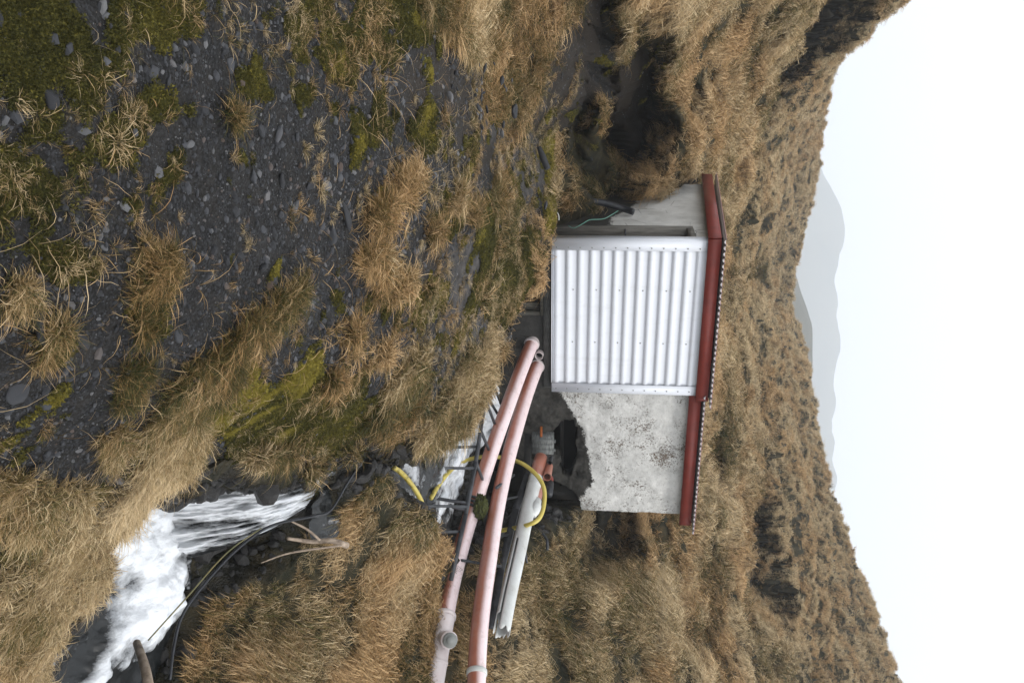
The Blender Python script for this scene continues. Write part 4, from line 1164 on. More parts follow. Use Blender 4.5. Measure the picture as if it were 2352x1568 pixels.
# yellow hose: one loop, and a loose end below
def hose(pts, lab, r=.033, dirt=None):
    p = spline(pts, 14)
    mb = MB().tube(p, r, 14); me = mesh_np('yellow_hose', mb.v, mb.f); smooth(me)
    s = np.repeat(np.linspace(0, 1, len(p)), 14)
    fattr(me, 'dirt', np.interp(s, *dirt)); o = obj('yellow_hose', me, MAT['yellow']); tag(o, lab, 'hose')
hose([P(990, 1143, 9.2), P(1008, 1112, 9.5), P(1032, 1082, 9.9), P(1062, 1060, 10.6), P(1105, 1049, 11.2), P(1150, 1050, 11.6), P(1195, 1062, 11.3), P(1230, 1088, 11.1), P(1249, 1120, 10.95),
      P(1249, 1160, 10.8), P(1238, 1190, 10.6), P(1215, 1204, 10.6), P(1180, 1212, 10.9), P(1150, 1218, 11.0)], 'yellow hose looped round the pipes beside the hut', .028, ([0, .12, .25, 1], [.32, .3, .05, 0]))
hose([P(903, 1072, 7.9), P(918, 1082, 8.0), P(938, 1103, 8.15), P(958, 1132, 8.4), P(970, 1158, 8.5), P(975, 1188, 8.5)], 'loose dirty yellow hose end lying over the stream', .026, ([0, .2, .45, .6, 1], [.42, .25, .32, .0, 0]))

# moss-grown rope binding on the pipe
t = thing('rope_binding', 'mossy frayed rope knotted round the salmon pipe', 'rope', P(1092, 1160, 10.3))
for k, (a0, b0) in enumerate([(0, 0), (8, 3), (20, 5)]):
    pp = [P(1070 + k * 3, 1138 + a0 * .9, 10.0)]
    cpt = np.array(pa[62 + k]); tt = np.array(pa[63 + k]) - cpt; tt /= np.linalg.norm(tt); u = np.cross(tt, UZ); u /= np.linalg.norm(u); w = np.cross(u, tt)
    pts = [cpt + (u * math.cos(x) + w * math.sin(x)) * (PR * 1.12) + tt * .02 * math.sin(x) for x in np.linspace(0, 2 * math.pi, 14)]
    child(MB().tube(pts, .018, 8), 'rope_turn', MAT['blackpipe'], t)
for k, (a, b) in enumerate([((1075, 1155, 10.0), (965, 1136, 9.2)), ((1070, 1170, 10.0), (1035, 1160, 9.7))]):
    child(MB().tube(spline([P(*a), (P(*a) + P(*b)) / 2 + [0, 0, -.05], P(*b)], 6), .02, 8), 'rope_tail', MAT['blackpipe'], t)
mossm = NT('dark_moss'); mossm.base(mossm.mix(mossm.noise(30), (.015, .02, .005), (.10, .11, .02))).rough(.9); mossm.bump(mossm.noise(80), 1, .02); MAT['dmoss'] = mossm.m
cc = P(1104, 1165, 10.2); vs = []; nn = 48
for i in range(nn):
    for j in range(nn):
        th, ph = math.pi * i / (nn - 1), 2 * math.pi * j / nn
        d = np.array([math.sin(th) * math.cos(ph), math.sin(th) * math.sin(ph), math.cos(th)])
        r_ = .065 * (.35 + 1.5 * float(fbm(d[0] * 3.5, d[1] * 3.5, d[2] * 3.5, seed=3)) + .5 * float(vn(d[0] * 14, d[1] * 14, d[2] * 14, seed=4)))
        vs.append(cc + d * r_ * np.array([1.6, .9, .9]))
fs = [(i * nn + j, (i + 1) * nn + j, (i + 1) * nn + (j + 1) % nn, i * nn + (j + 1) % nn) for i in range(nn - 1) for j in range(nn)]
child(MB().add(vs, fs), 'moss_clump', MAT['dmoss'], t)

# cables, sticks and odds and ends
def path_thing(name, lab, cat, pts, r, mat, n=8, sub=8):
    p = spline(pts, sub)
    rr = r if not hasattr(r, '__len__') else np.interp(np.linspace(0, 1, len(p)), np.linspace(0, 1, len(r)), r)
    o = MB().tube(p, rr, n).build(name, mat, None, True)
    return tag(o, lab, cat)
path_thing('black_hose', 'black hose slanting across the dark pool below the waterfall', 'hose', [P(835, 1055, 6.6), P(800, 1105, 6.45), P(760, 1170, 6.2), P(720, 1185, 6.1), P(620, 1208, 5.8), P(540, 1265, 5.5), P(470, 1340, 5.25), P(420, 1410, 5.1), P(400, 1480, 5.0), P(390, 1560, 4.9)], .010, MAT['blackpipe'])
path_thing('thin_cable', 'thin greenish cable strung across the foaming pool', 'cable', [P(600, 1212, 5.65), P(520, 1270, 5.3), P(430, 1370, 5.0), P(340, 1470, 4.8)], .0045, MAT['grasscable'])
o = path_thing('dead_branch', 'pale forked branch lying on the rocks right of the waterfall', 'branch', [P(797, 1252, 6.45), P(760, 1241, 6.3), P(715, 1243, 6.25), P(660, 1236, 6.1)], [.026, .021, .017, .012], MAT['stick'])
path_thing('dead_branch', 'short thin twig forking left towards the waterfall', 'branch', [P(735, 1240, 6.2), P(705, 1215, 6.15), P(668, 1196, 6.05)], [.010, .009, .006], MAT['stick'])
path_thing('dead_branch', 'long thin grey twig on the dark bank below the forked branch', 'branch', [P(785, 1252, 6.3), P(710, 1262, 6.15), P(655, 1272, 6.05), P(600, 1292, 5.9)], [.009, .008, .007, .004], MAT['stick'])
path_thing('log', 'smooth brown log standing in the foam at the photo edge', 'log', [P(314, 1476, 5.0), P(326, 1510, 4.75), P(336, 1545, 4.6), P(345, 1600, 4.5)], [.024, .026, .028, .03], MAT['stick'], 12)
path_thing('drain_pipe', 'black drain pipe sticking out of the grass by the hut side wall', 'pipe', [P(1345, 462, 12.6), P(1385, 466, 12.7), P(1430, 479, 12.75), P(1455, 487, 12.7)], .05, MAT['blackpipe'], 18)
path_thing('wire', 'turquoise wire trailing down by the doorway of the hut', 'wire', [P(1305, 518, 11.9), P(1318, 524, 11.8), P(1338, 514, 11.8), P(1355, 505, 11.9), P(1385, 503, 12.0), P(1402, 495, 12.2), P(1420, 484, 12.4)], .0055, MAT['wire'])
path_thing('wire', 'small pale wire hoop in the moss below the doorway', 'wire', [P(1268, 505, 11.2), P(1269, 492, 11.2), P(1277, 486, 11.2), P(1283, 494, 11.2), P(1284, 506, 11.2)], .006, MAT['whitewire'])
path_thing('wire', 'short white cable end sticking from the mossy rock under the cladding', 'wire', [P(1236, 608, 10.4), P(1242, 602, 10.4), P(1245, 597, 10.4)], .008, MAT['whitewire'])
path_thing('plank', 'grey slab edge half buried in the grass left of the hut', 'plank', [P(1238, 338, 9.9), P(1247, 362, 9.9), P(1258, 388, 9.9)], [.03, .045, .04], MAT['stone'], 6)

# ------------------------------------------------------------------ plants and stones
def blades(nb, length, width, spread, radius, comb=0.0, seed=0, seg=3, droop=.6):
    """one tuft: (verts, faces, bv, bh); +X is the way it is combed"""
    r = np.random.default_rng(seed)
    vs, fs, bv, bh = [], [], [], []
    for b in range(nb):
        az = r.uniform(0, 2 * math.pi); rad = radius * math.sqrt(r.uniform())
        base = np.array([math.cos(az) * rad, math.sin(az) * rad, -.01 * length])
        L = length * float(np.clip(r.lognormal(-.25, .38), .3, 1.7)); W = width * r.uniform(.7, 1.3)
        az2 = az + r.normal() * .7
        ln = spread * r.uniform(.15, 1.0)
        d = np.array([math.cos(az2) * math.sin(ln), math.sin(az2) * math.sin(ln), math.cos(ln)])
        tgt = np.array([1.0, r.normal() * .25, -droop * r.uniform(.3, 1.2)]) * comb + np.array([d[0], d[1], -.25 * droop]) * (1 - comb)
        tgt /= np.linalg.norm(tgt)
        v = r.uniform()
        side = np.cross(d, r.normal(size=3)); side /= np.linalg.norm(side)
        p = base.copy(); n0 = len(vs)
        for k in range(seg + 1):
            t = k / seg
            w = W * (1 - t) ** .7 * .5
            if k < seg: vs += [p + side * w, p - side * w]; bv += [v, v]; bh += [t, t]
            else: vs.append(p.copy()); bv.append(v); bh.append(1)
            q = min(1, t * (1.1 + comb * .9))
            dd = d * (1 - q) + tgt * q; dd /= np.linalg.norm(dd)
            p = p + dd * L / seg + r.normal(size=3) * L * .028
        for k in range(seg - 1):
            a = n0 + 2 * k; fs.append((a, a + 1, a + 3, a + 2))
        fs.append((n0 + 2 * (seg - 1), n0 + 2 * (seg - 1) + 1, n0 + 2 * seg))
    return vs, fs, bv, bh
def tuft_mesh(name, mat, **k):
    v, f, bv, bh = blades(**k)
    me = mesh_np(name, v, f); fattr(me, 'bv', bv); fattr(me, 'bh', bh); me.materials.append(mat); smooth(me)
    return me
def rock_mesh(name, seed, sub=2, flat=.55, rough=.28):
    import bmesh
    bm = bmesh.new(); bmesh.ops.create_icosphere(bm, subdivisions=sub, radius=1.0)
    r = np.random.default_rng(seed); ax = np.array([1.0, r.uniform(.6, .95), r.uniform(flat * .7, flat * 1.2)])
    cuts = [(lambda n: n / np.linalg.norm(n))(r.normal(size=3)) for _ in range(7)]; cd = r.uniform(.55, .85, 7)
    for v in bm.verts:
        p = np.array(v.co)
        for n, d in zip(cuts, cd):
            e = p @ n - d
            if e > 0: p = p - n * e * .9
        p = p * (1 + rough * (float(fbm(p[0] * 1.7, p[1] * 1.7, p[2] * 1.7, seed=seed)) - .5))
        v.co = p * ax
    me = bpy.data.meshes.new(name); bm.to_mesh(me); bm.free()
    me.materials.append(MAT['stone'])
    smooth(me, sub > 2)
    return me
def hidden_collection(name, meshes):
    c = bpy.data.collections.new(name)
    for i, me in enumerate(meshes):
        o = bpy.data.objects.new('%s_kind_%02d' % (name, i), me); c.objects.link(o)
    return c

def align(N, az=None, D=None, lean=1.0):
    """euler angles: z along N (blended with up), x towards D, or spun by az"""
    Z = N * lean + np.array([0, 0, 1.0]) * (1 - lean); Z /= np.linalg.norm(Z, axis=1)[:, None]
    if D is None: D = np.stack([np.cos(az), np.sin(az), 0 * az], 1)
    X = D - Z * (D * Z).sum(1)[:, None]; X /= np.linalg.norm(X, axis=1)[:, None] + 1e-9
    Yv = np.cross(Z, X)
    ey = -np.arcsin(np.clip(X[:, 2], -1, 1)); ex = np.arctan2(Yv[:, 2], Z[:, 2]); ez = np.arctan2(X[:, 1], X[:, 0])
    return np.stack([ex, ey, ez], 1)

def scatter(name, coll, pts, rot, scl, tint, idx, label, cat=None):
    me = mesh_np(name, pts, np.zeros((0, 3), np.int32)) if False else bpy.data.meshes.new(name)
    me.vertices.add(len(pts)); me.vertices.foreach_set('co', np.asarray(pts, np.float32).ravel())
    a = me.attributes.new('rot', 'FLOAT_VECTOR', 'POINT'); a.data.foreach_set('vector', np.asarray(rot, np.float32).ravel())
    if np.ndim(scl) == 1: scl = np.stack([scl] * 3, 1)
    a = me.attributes.new('scl', 'FLOAT_VECTOR', 'POINT'); a.data.foreach_set('vector', np.asarray(scl, np.float32).ravel())
    fattr(me, 'tint', tint)
    wf = fbm(pts[:, 0] / 1.1, pts[:, 1] / 1.1, pts[:, 2] / .7, seed=230, o=4)
    fattr(me, 'warm', sstep(.42, .66, wf) * .62)
    a = me.attributes.new('idx', 'INT', 'POINT'); a.data.foreach_set('value', np.asarray(idx, np.int32))
    o = obj(name, me)
    g = bpy.data.node_groups.new(name, 'GeometryNodeTree')
    g.interface.new_socket('Geometry', in_out='INPUT', socket_type='NodeSocketGeometry')
    g.interface.new_socket('Geometry', in_out='OUTPUT', socket_type='NodeSocketGeometry')
    gi, go = g.nodes.new('NodeGroupInput'), g.nodes.new('NodeGroupOutput')
    ip = g.nodes.new('GeometryNodeInstanceOnPoints'); ci = g.nodes.new('GeometryNodeCollectionInfo')
    ci.inputs['Collection'].default_value = coll; ci.inputs['Separate Children'].default_value = True; ci.inputs['Reset Children'].default_value = True
    def na(nm, ty):
        n = g.nodes.new('GeometryNodeInputNamedAttribute'); n.data_type = ty; n.inputs['Name'].default_value = nm
        return n.outputs['Attribute']
    g.links.new(gi.outputs[0], ip.inputs['Points']); g.links.new(ci.outputs[0], ip.inputs['Instance'])
    ip.inputs['Pick Instance'].default_value = True
    g.links.new(na('idx', 'INT'), ip.inputs['Instance Index']); g.links.new(na('rot', 'FLOAT_VECTOR'), ip.inputs['Rotation']); g.links.new(na('scl', 'FLOAT_VECTOR'), ip.inputs['Scale'])
    g.links.new(ip.outputs[0], go.inputs[0])
    md = o.modifiers.new('scatter', 'NODES'); md.node_group = g
    tag(o, label=label, kind='stuff')
    if cat: o['category'] = cat
    return o

# sampling the ground
V, F = TR['V'], TR['F']
q0, q1, q2, q3 = V[F[:, 0]], V[F[:, 1]], V[F[:, 2]], V[F[:, 3]]
FN = np.cross(q2 - q0, q3 - q1); FA = np.linalg.norm(FN, axis=1) / 2; FN /= (FA * 2)[:, None] + 1e-12
FN[FN[:, 2] < 0] *= -1
FC = (q0 + q1 + q2 + q3) / 4
fpx, fpy = project(FC)
FY = FC[:, 1]
av = lambda k: TR[k][F].mean(1)
F_ledge = av('ledge'); F_rid = av('rid')
F_grass, F_moss, F_yel, F_soil, F_rock, F_wet, F_sdc = [av(k) for k in ('grass', 'moss', 'yel', 'soil', 'rock', 'wet', 'sdc')]
F_left = av('left') > .5
inview = (np.abs(FC[:, 0] / FY) < .62) & (FY > 1.5) & (FY < 92)
# keep plants out of the hut
hs = (FC - np.array([C0[0], C0[1], 0])) @ D1; hd_ = (FC - np.array([C0[0], C0[1], 0])) @ D2
inhut = (hs > -.02) & (hs < HUT[4] + .05) & (hd_ > -.02) & (hd_ < HUT[5] + .15)
ok = inview & ~inhut
# downhill direction
DH = np.stack([FN[:, 0], FN[:, 1], 0 * FN[:, 0]], 1); dl = np.linalg.norm(DH, axis=1)
DH = DH / (dl[:, None] + 1e-6)
def sample(weight, n):
    p = weight * FA * ok; p = p / p.sum()
    i = rng.choice(len(F), n, p=p)
    u, v = rng.random(n), rng.random(n)
    pt = (q0[i] * ((1 - u) * (1 - v))[:, None] + q1[i] * (u * (1 - v))[:, None] + q2[i] * (u * v)[:, None] + q3[i] * ((1 - u) * v)[:, None])
    return i, pt
def norm_(a): return a / (np.linalg.norm(a, axis=1)[:, None] + 1e-9)

# kinds of tuft
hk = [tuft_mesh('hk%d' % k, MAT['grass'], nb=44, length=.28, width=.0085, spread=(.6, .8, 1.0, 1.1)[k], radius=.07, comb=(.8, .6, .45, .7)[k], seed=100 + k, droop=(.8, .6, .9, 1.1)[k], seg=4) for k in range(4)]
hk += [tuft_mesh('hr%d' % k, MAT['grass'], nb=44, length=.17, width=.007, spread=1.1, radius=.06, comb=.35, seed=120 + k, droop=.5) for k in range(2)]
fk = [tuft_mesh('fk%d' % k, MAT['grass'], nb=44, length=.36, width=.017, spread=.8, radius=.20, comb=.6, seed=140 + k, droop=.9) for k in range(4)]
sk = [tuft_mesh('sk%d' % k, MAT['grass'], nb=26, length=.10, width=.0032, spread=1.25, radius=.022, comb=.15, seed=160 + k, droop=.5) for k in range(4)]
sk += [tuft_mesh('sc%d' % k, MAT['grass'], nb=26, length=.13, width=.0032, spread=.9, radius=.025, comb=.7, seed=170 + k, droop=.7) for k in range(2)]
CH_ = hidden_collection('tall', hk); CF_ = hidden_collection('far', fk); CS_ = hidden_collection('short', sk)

def tint_at(pt, base):
    a = fbm(pt[:, 0] / 1.3, pt[:, 1] / 1.3, pt[:, 2] / .8, seed=201, o=4); b = fbm(pt[:, 0] / .35, pt[:, 1] / .35, pt[:, 2] / .35, seed=202, o=3)
    return np.clip(base + (a - .5) * 1.5 + (b - .5) * .7 + rng.normal(size=len(pt)) * .07, .02, 1)

# 1 hillside and banks near the hut (Y < 22)
flow = lambda i, pt: norm_(DH[i] * .75 + .45 * np.stack([vn(pt[:, 0] / .3, pt[:, 1] / .3, pt[:, 2] / .3, seed=215) - .5, vn(pt[:, 0] / .3, pt[:, 1] / .3, pt[:, 2] / .3, seed=216) - .5, 0 * pt[:, 0]], 1) * 2 + np.stack([np.cos(6.3 * fbm(pt[:, 0] / 1.7, pt[:, 1] / 1.7, pt[:, 2] / 1.7, seed=211)), np.sin(6.3 * fbm(pt[:, 0] / 1.7, pt[:, 1] / 1.7, pt[:, 2] / 1.7, seed=212)), 0 * pt[:, 0]], 1) * .55)
gm = np.clip(F_grass - F_soil * 1.0, 0, 1) * (F_sdc < .0)
clump = lambda k, sd_: fbm(FC[:, 0] / k, FC[:, 1] / k, FC[:, 2] / k, seed=sd_, o=3)
cl_a = sstep(.40, .60, clump(.45, 501)); cl_b = sstep(.42, .58, clump(.8, 502))
w = gm * (1 - sstep(18, 26, FY)) * sstep(4.0, 6.0, FY + 2.5 * (~F_left)) * np.where(FY < 9, 1.8, 1.0) * (np.where(FY < 9.5, .22, .06) + cl_a ** 1.4) * (.55 + .9 * F_rid)
i, pt = sample(w, 60000)
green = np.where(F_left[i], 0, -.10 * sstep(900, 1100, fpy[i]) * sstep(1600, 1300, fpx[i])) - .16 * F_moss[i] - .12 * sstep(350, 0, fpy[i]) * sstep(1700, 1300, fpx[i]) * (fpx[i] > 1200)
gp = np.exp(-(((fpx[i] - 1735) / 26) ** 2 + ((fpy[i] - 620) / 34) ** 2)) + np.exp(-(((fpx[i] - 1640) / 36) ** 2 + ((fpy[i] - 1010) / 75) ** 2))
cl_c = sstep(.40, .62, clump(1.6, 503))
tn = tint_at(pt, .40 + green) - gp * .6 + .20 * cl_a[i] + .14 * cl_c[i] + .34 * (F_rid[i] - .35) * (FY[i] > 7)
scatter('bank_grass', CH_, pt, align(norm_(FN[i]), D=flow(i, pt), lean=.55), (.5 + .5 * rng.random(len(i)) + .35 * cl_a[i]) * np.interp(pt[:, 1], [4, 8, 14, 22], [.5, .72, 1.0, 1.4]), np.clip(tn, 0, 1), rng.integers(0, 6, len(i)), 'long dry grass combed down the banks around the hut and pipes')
# 2 far hillside
w = gm * sstep(16, 24, FY) * np.clip(40 / FY, .25, 2) * (.30 + cl_b)
i, pt = sample(w, 120000)
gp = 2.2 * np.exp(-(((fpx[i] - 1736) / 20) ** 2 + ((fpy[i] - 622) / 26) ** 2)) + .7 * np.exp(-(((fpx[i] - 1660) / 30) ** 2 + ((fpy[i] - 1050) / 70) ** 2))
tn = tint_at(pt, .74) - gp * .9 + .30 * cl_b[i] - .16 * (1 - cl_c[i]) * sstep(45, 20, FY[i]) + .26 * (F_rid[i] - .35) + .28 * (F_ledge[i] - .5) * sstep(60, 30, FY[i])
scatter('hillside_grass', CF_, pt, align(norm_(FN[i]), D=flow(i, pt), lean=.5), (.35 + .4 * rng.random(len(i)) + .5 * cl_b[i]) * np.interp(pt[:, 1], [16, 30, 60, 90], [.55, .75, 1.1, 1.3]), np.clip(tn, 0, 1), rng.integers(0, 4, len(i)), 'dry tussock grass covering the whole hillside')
# 3 short grass patches on the gravel side
w = np.clip(F_grass - .05, 0, 1) ** 1.3 * F_left * (FY < 9.5) * (F_sdc < .06) * np.interp(FY, [2, 4, 7, 9], [1.6, 1.3, .8, .4])
i, pt = sample(w, 26000)
tn = tint_at(pt, .60 - .28 * F_moss[i] - .35 * F_yel[i])
scatter('short_grass', CS_, pt, align(norm_(FN[i]), D=flow(i, pt), lean=.5), (.6 + .7 * rng.random(len(i))) * np.interp(pt[:, 1], [2, 4, 7, 9.5], [.62, .9, 1.4, 1.8]), np.clip(tn, 0, 1), rng.integers(0, 6, len(i)), 'short dry grass patches spreading over the gravel')
# sparse sprigs over the moss and gravel
w = (1 - F_grass) * F_left * (FY < 11) * (F_sdc < .02) * (.25 + F_moss) * sstep(.45, .6, fbm(FC[:, 0] * 2.3, FC[:, 1] * 2.3, seed=222))
i, pt = sample(w, 4200)
scatter('grass_sprigs', CS_, pt, align(norm_(FN[i]), az=rng.random(len(i)) * 6.28, lean=.6), (.35 + .4 * rng.random(len(i))) * np.interp(pt[:, 1], [2, 11], [.8, 1.6]), np.clip(.58 + .25 * rng.normal(size=len(i)), .2, 1), rng.integers(0, 6, len(i)), 'tiny dry sprigs growing through moss and gravel')
stm = [tuft_mesh('st%d' % k, MAT['grass'], nb=2 + k % 2, length=.17, width=.0032, spread=1.35, radius=.02, comb=.1, seed=180 + k, seg=5, droop=.35) for k in range(5)]
CT_ = hidden_collection('stems', stm)
w = F_left * (FY < 7) * (FY > 1.8) * (F_sdc < .0) * (.15 + sstep(.45, .6, fbm(FC[:, 0] * 1.4, FC[:, 1] * 1.4, seed=223))) / np.clip(FY, 2, 7)
i, pt = sample(w, 900)
scatter('dry_stems', CT_, pt, align(norm_(FN[i]), az=rng.random(len(i)) * 6.28, lean=.6), (.5 + .8 * rng.random(len(i))), np.clip(.8 + .2 * rng.normal(size=len(i)), .3, 1), rng.integers(0, 5, len(i)), 'long dry stalks lying across moss and gravel')
# 4 moss
def moss_mesh(seed):
    r = np.random.default_rng(seed); vs, fs, bv = [], [], []
    for b in range(46):
        a, rad = r.uniform(0, 6.28), .022 * math.sqrt(r.uniform())
        p = np.array([math.cos(a) * rad, math.sin(a) * rad, r.uniform(0, .006)]); s = r.uniform(.0018, .0045)
        d = r.normal(size=3); d[2] = abs(d[2]) + .5; d /= np.linalg.norm(d); u = np.cross(d, r.normal(size=3)); u /= np.linalg.norm(u)
        n0 = len(vs); vs += [p + u * s, p - u * s, p + d * s * 2.4]; fs.append((n0, n0 + 1, n0 + 2)); x = r.uniform(); bv += [x, x, x]
    me = mesh_np('mossk', vs, fs); fattr(me, 'bv', bv); me.materials.append(MAT['moss']); return me
CM_ = hidden_collection('mossy', [moss_mesh(300 + k) for k in range(4)])
pn = fbm(FC[:, 0] * 2.6, FC[:, 1] * 2.6, FC[:, 2] * 2.6, seed=333) * .55 + fbm(FC[:, 0] * 12, FC[:, 1] * 12, seed=334) * .3
mw = np.clip(np.maximum(F_moss, F_yel) * (.5 + pn), 0, 1)
i, pt = sample(mw * F_left * (F_sdc < .1) * np.interp(FY, [2, 4, 8, 11], [1.5, 1, .5, .35]), 52000)
pt = pt + FN[i] * .002
scatter('moss', CM_, pt, align(norm_(FN[i]), az=rng.random(len(i)) * 6.28), (.6 + .7 * rng.random(len(i))) * np.interp(pt[:, 1], [2, 4, 8, 11], [.8, 1.1, 1.9, 2.6]), np.clip(.28 + .75 * F_yel[i] + rng.normal(size=len(i)) * .12 + (fbm(pt[:, 0] * 3, pt[:, 1] * 3, seed=9) - .5) * .5, 0, 1), rng.integers(0, 4, len(i)), 'low green and yellow moss cushions on the gravel slope')

# 5 pebbles
pk = [rock_mesh('pebble%d' % k, 400 + k, sub=1, flat=.6) for k in range(6)]
CP_ = hidden_collection('pebbly', pk)
bare = np.clip(1 - F_grass * .9, 0, 1) * F_left * (F_sdc < .0) * (1 - .6 * mw)
i, pt = sample(bare * np.interp(FY, [1.6, 2.5, 4, 6, 8, 11], [1.2, 1.2, 1, .5, .3, .12]) * (1 - .75 * np.clip(F_rock + F_soil, 0, 1)), 62000)
sz = .0031 * rng.lognormal(0, .80, len(i)) * np.interp(pt[:, 1], [2, 4, 8], [1.0, 1.25, 1.9])
sz = np.clip(sz, .002, .032)
scatter('pebbles', CP_, pt, np.stack([rng.normal(size=len(i)) * .4, rng.normal(size=len(i)) * .4, rng.random(len(i)) * 6.28], 1), sz, rng.random(len(i)), rng.integers(0, 6, len(i)), 'loose dark pebbles covering the slope')

wk = [rock_mesh('wet_rock%d' % k, 450 + k, sub=2, flat=.7, rough=.5) for k in range(6)]
for me_ in wk: me_.materials.clear(); me_.materials.append(MAT['wetstone'])
CW_ = hidden_collection('rocky', wk)
i, pt = sample((F_sdc > -.02) * (FY > 3.5) * (FY < 13) * sstep(.35, .6, fbm(FC[:, 0] * 2, FC[:, 1] * 2, FC[:, 2] * 2, seed=460)), 4200)
scatter('wet_rocks', CW_, pt, rng.random((len(i), 3)) * 6.28, np.clip(.030 * rng.lognormal(0, .6, len(i)), .012, .13), rng.random(len(i)), rng.integers(0, 6, len(i)), 'dark wet rocks lining the stream channel')
# 6 stones, each its own thing
srk = [rock_mesh('stone', 500 + k, sub=3, flat=.5, rough=.35) for k in range(12)]
def stone(px, py, half, lab=None, k=None, stretch=1.0, az=None, grp=None, sink=.25, flat=1.0):
    c = hit(px, py)
    if c is None: return None
    s = half / FPX * np.linalg.norm(c)
    o = obj('stone', srk[k if k is not None else random.randrange(12)])
    o.location = Vector(c + np.array([0, 0, s * .5 * (.5 - sink)]))
    o.scale = (s * stretch, s, s * flat * 1.1); o.rotation_euler = (random.gauss(0, .2), random.gauss(0, .2), az if az is not None else random.random() * 6.28)
    tag(o, lab or 'dark grey stone lying among pebbles on the slope', 'stone', grp or (None if lab else 'stones on the gravel slope'))
    return o
NAMED = [(113, 222, 23, 'large blue-grey square stone lying in moss near the top left', 1.1), (37, 900, 25, 'large rounded slate-coloured stone at the lower edge of the gravel', 1.1), (527, 150, 16, 'pale grey rounded stone beside the upper moss edge', 1.1),
 (577, 272, 15, 'pale oval stone close to the moss edge', 1.2), (598, 300, 15, 'blue-grey stone touching the pale oval stone', 1.0), (636, 315, 14, 'narrow upright pale stone next to small straw tuft', 2.0), (645, 415, 16, 'pale pinkish angular stone among dark gravel', 1.1),
 (792, 497, 24, 'longest pale green-grey stone in the middle of the slope', 1.6), (760, 540, 20, 'angular grey stone below the long pale stone', 1.2), (780, 385, 11, 'brownish stone in the upper middle of the gravel', 1.1), (408, 772, 13, 'light grey smooth stone in the bare dark strip', 1.2),
 (188, 785, 20, 'brown-grey oval stone left of the straw grass band', 1.4), (88, 725, 28, 'long thin dark slab lying beside moss', 2.4), (1033, 222, 12, 'grey stone alone below the grassy bank', 1.1), (963, 233, 11, 'small grey stone beside an orange tuft', 1.0),
 (579, 408, 17, 'round brown stone near the angular pinkish one', 1.0), (748, 425, 15, 'dark rounded stone touching a grass tuft', 1.3), (712, 427, 13, 'upright grey stone beside a straw tuft', 1.5), (735, 525, 14, 'blue-grey block in the stone cluster', 1.1), (605, 612, 15, 'pale slate block in the lower stone cluster', 1.3),
 (628, 640, 12, 'dark stone in the lower stone cluster', 1.2), (640, 668, 15, 'bluish stone at the foot of the lower cluster', 1.1), (618, 697, 16, 'dark rounded stone at the edge of straw grass', 1.2), (350, 790, 12, 'reddish brown stone in the dark strip', 1.0), (420, 690, 11, 'dark red crumbly stone in the bare strip', 1.2),
 (230, 745, 7, 'small cream pebble left of the straw band', 1.3), (1252, 471, 9, 'small dark slab stone on the yellow moss strip', 1.6), (545, 85, 12, 'slender grey stone near the top edge', 1.6), (1180, 255, 14, 'dark rock set in the upper grass bank', 1.7), (455, 1080, 13, 'wet black stone at the corner of the bank', 1.2),
 (85, 1250, 18, 'flat dark stone in the lower left grass', 1.6), (130, 1205, 14, 'grey stone showing through lower left grass', 1.2), (80, 1085, 20, 'dark blue stone under straw near the lower gravel', 1.2), (930, 1215, 16, 'dark boulder in the stream beside the yellow hose', 1.3), (985, 1235, 18, 'reddish wet boulder in the stream under the pipes', 1.2),
 (945, 965, 14, 'dark round stone under the overhanging grass lump', 1.0), (235, 1090, 14, 'dark stone between two straw clumps', 1.1)]
for (a, b, h, lab, st) in NAMED: stone(a, b, h, lab, stretch=st)
cand = np.nonzero(ok & F_left & (F_sdc < -.05) & (F_grass < .5) & (FY < 9.5) & (FY > 1.9) & (fpx > 0) & (fpx < 1180) & (fpy > 0) & (fpy < 1568))[0]
pw = FA[cand] / FY[cand] ** 1.3 * (1 - .6 * mw[cand]) * (1 - .7 * F_rock[cand]) * (.3 + 2 * sstep(.5, .62, fbm(FC[cand, 0] * 2, FC[cand, 1] * 2, seed=401)))
def region(x, y):
    if x < 420: a = 'near the mossy top left corner' if y < 520 else ('beside the straw tufts at the left edge' if y < 860 else 'around the lower left grass mass')
    elif x < 760: a = 'in the dark gravel below the upper moss' if y < 420 else ('in the middle of the gravel strip' if y < 700 else 'along the straw rim above the yellow moss')
    else: a = 'on the muddy slope below the upper grass bank' if y < 420 else ('between the combed tufts left of the hut' if y < 720 else 'on the knoll left of the salmon pipes')
    return a
for j in rng.choice(cand, 262, replace=False, p=pw / pw.sum()):
    h = float(np.clip(rng.lognormal(1.9, .32), 4.5, 14)) * (1.0 if FY[j] < 4 else .75)
    rg = region(fpx[j], fpy[j]); big = h > 6.5
    st_ = float(rng.uniform(1, 1.7)); shp = 'long' if st_ > 1.35 else 'blunt'
    stone(fpx[j], fpy[j], h, '%s %s grey stone %s' % ('larger' if big else 'small', shp, rg), stretch=st_, grp='%s %s stones %s' % ('larger' if big else 'small', shp, rg))

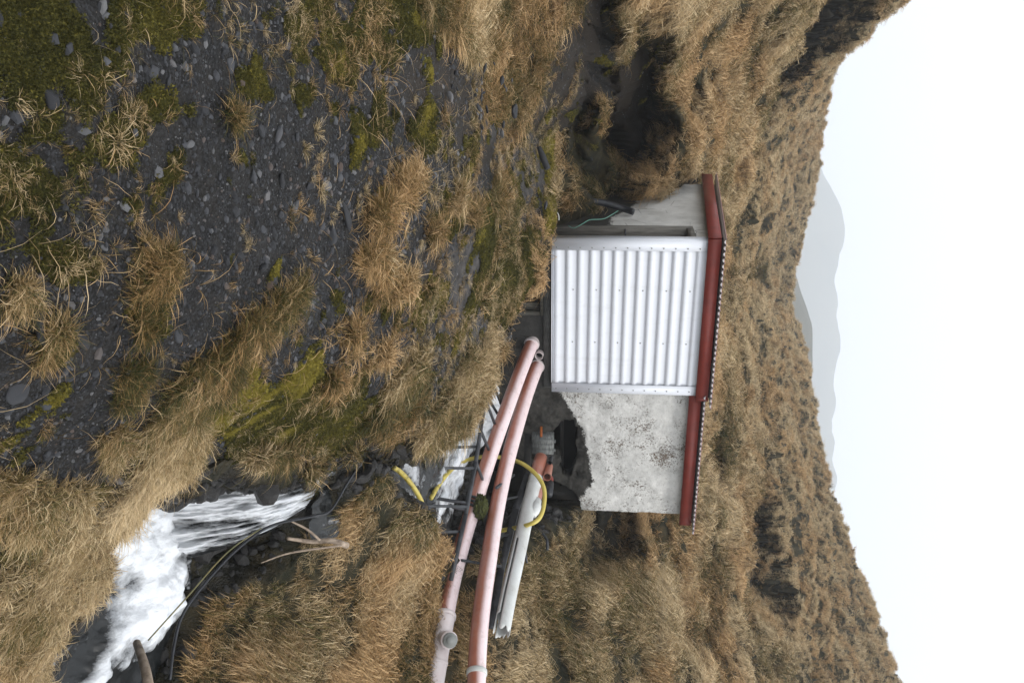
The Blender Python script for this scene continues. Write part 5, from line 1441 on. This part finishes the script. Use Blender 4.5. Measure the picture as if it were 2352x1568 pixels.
# 7 tufts that stand alone on the gravel, each its own thing
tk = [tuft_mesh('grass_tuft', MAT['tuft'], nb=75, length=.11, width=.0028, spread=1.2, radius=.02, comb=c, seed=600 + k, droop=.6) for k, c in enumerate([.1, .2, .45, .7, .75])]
def tuft(px, py, half, lab=None, tint=.72, k=None, dirpx=None, grp=None):
    c = hit(px, py)
    if c is None: return
    s = half / FPX * np.linalg.norm(c) / .085
    o = obj('grass_tuft', tk[k if k is not None else random.randrange(5)])
    o.location = Vector(c); o.scale = (s, s, s); o.rotation_euler = (random.gauss(0, .15), random.gauss(0, .15), random.random() * 6.28 if dirpx is None else dirpx)
    o['tint'] = tint
    tag(o, lab or 'small straw-coloured grass tuft growing on the gravel slope', 'grass tuft', grp)
for q in [(605, 70, 22, 'upper straw tuft beside the pale grey stone near the top edge', .8), (535, 362, 24, 'round straw tuft with splayed blades in the upper gravel', .78), (265, 325, 45, 'largest spidery tuft sprawling over moss', .7), (725, 300, 34, 'combed straw tuft on bare gravel below small stones', .75),
          (660, 30, 28, 'dense pale tuft at the top edge above the gravel', .85), (487, 628, 17, 'lone small tuft on dark gravel with no neighbour', .8), (700, 345, 30, 'green-based tuft under the combed straw tuft', .6), (735, 440, 30, 'tuft pressed against the dark rounded stone', .75),
          (300, 255, 34, 'orange sprawling tuft on the moss', .6), (395, 365, 20, 'pale crinkled tuft at the moss edge', .85), (875, 580, 60, 'big drooping straw clump in the middle of the slope', .8), (885, 625, 45, 'curved straw clump just below the big drooping one', .8),
          (945, 640, 32, 'small combed clump right of the curved straw clump', .8), (1150, 1000, 0, None, .7)]:
    if q[2]: tuft(q[0], q[1], q[2], q[3], q[4])
cand = np.nonzero(ok & F_left & (F_sdc < -.05) & (F_grass < .45) & (FY < 10) & (FY > 1.9) & (fpx > 0) & (fpx < 1200) & (fpy > 0) & (fpy < 1568))[0]
pw = FA[cand] / FY[cand] ** 1.2 * (.2 + 3 * sstep(.5, .65, fbm(FC[cand, 0] * 1.5, FC[cand, 1] * 1.5, seed=402)))
for j in rng.choice(cand, 110, replace=False, p=pw / pw.sum()):
    h_ = float(rng.uniform(9, 26)); t_ = float(rng.uniform(.5, .95)); rg = region(fpx[j], fpy[j])
    nm_ = '%s %s' % ('wider' if h_ > 17 else 'tiny', 'pale straw' if t_ > .72 else 'brownish')
    tuft(fpx[j], fpy[j], h_, nm_ + ' grass tuft ' + rg, tint=t_, grp=nm_ + ' grass tufts ' + rg)

# ------------------------------------------------------------------ mountains and air
def mountain(name, label, dist, prof, seed, depth, rough):
    n, m_ = 260, 40
    pys = np.linspace(-900, 2500, n)
    top = pchip([q[0] for q in prof], [q[1] for q in prof], pys)
    rows = []
    for j in range(m_):
        t = j / (m_ - 1)
        Yd = dist - depth * (1 - t)
        base = 1330
        px = base + (top - base) * (t ** .75)
        row = []
        for k in range(n):
            p = P(px[k], pys[k], Yd); row.append(p)
        rows.append(row)
    Vm = np.array(rows)
    nz = (fbm(Vm[..., 0] / 60, Vm[..., 1] / 60, seed=seed, o=5) - .5)
    Vm[..., 2] += nz * rough * np.linspace(.3, 1, m_)[:, None]
    Vm[..., 1] += nz * rough
    back = Vm[-1].copy(); back[:, 1] += depth; back[:, 2] = -20
    Vm = np.concatenate([Vm, back[None]])
    me = grid_mesh(name, Vm); smooth(me)
    tag(obj(name, me, MAT['hill']), label=label, kind='structure')
base_ = [(-900, 1500), (0, 1600), (400, 1700), (560, 1800), (640, 1836), (700, 1858), (760, 1868), (820, 1872), (880, 1868), (950, 1862), (1080, 1840), (1200, 1780), (1500, 1700), (2500, 1500)]
far_ = [(-900, 1700), (0, 1750), (250, 1820), (330, 1868), (400, 1886), (470, 1920), (560, 1936), (650, 1930), (760, 1924), (900, 1916), (1000, 1918), (1060, 1914), (1090, 1922), (1150, 1912), (1250, 1905), (1500, 1880), (2500, 1700)]
for k, (nm, lab, dist) in enumerate([('near_mountain', 'dark foot of the mountain just visible through the mist beyond the valley', 400), ('far_mountain', 'pale ridge line fading into white mist', 1300)]):
    f_ = k
    pr_k = [(a[0], (1 - f_) * pchip([q[0] for q in base_], [q[1] for q in base_], np.array([float(a[0])]))[0] + f_ * a[1] + 5 * math.sin(a[0] * .013 + k * 2.1)) for a in far_]
    mountain(nm, lab, dist, pr_k, 701 + k, 220 + 200 * k, 30)
me = MB().box((-1900, -40, -40), (3800, 0, 0), (0, 2900, 0), (0, 0, 660))
hz = me.build('haze', None); hz.data.materials.clear()
n = NT('mist'); n.t.nodes.remove(n.b)
pv = n.n('ShaderNodeVolumePrincipled'); pv.inputs['Color'].default_value = (.935, .968, 1, 1); pv.inputs['Density'].default_value = .0011; pv.inputs['Anisotropy'].default_value = 0.0
n.l(pv.outputs[0], n.out.inputs['Volume']); hz.data.materials.append(n.m)
tag(hz, label='pale mist filling the valley', kind='stuff')
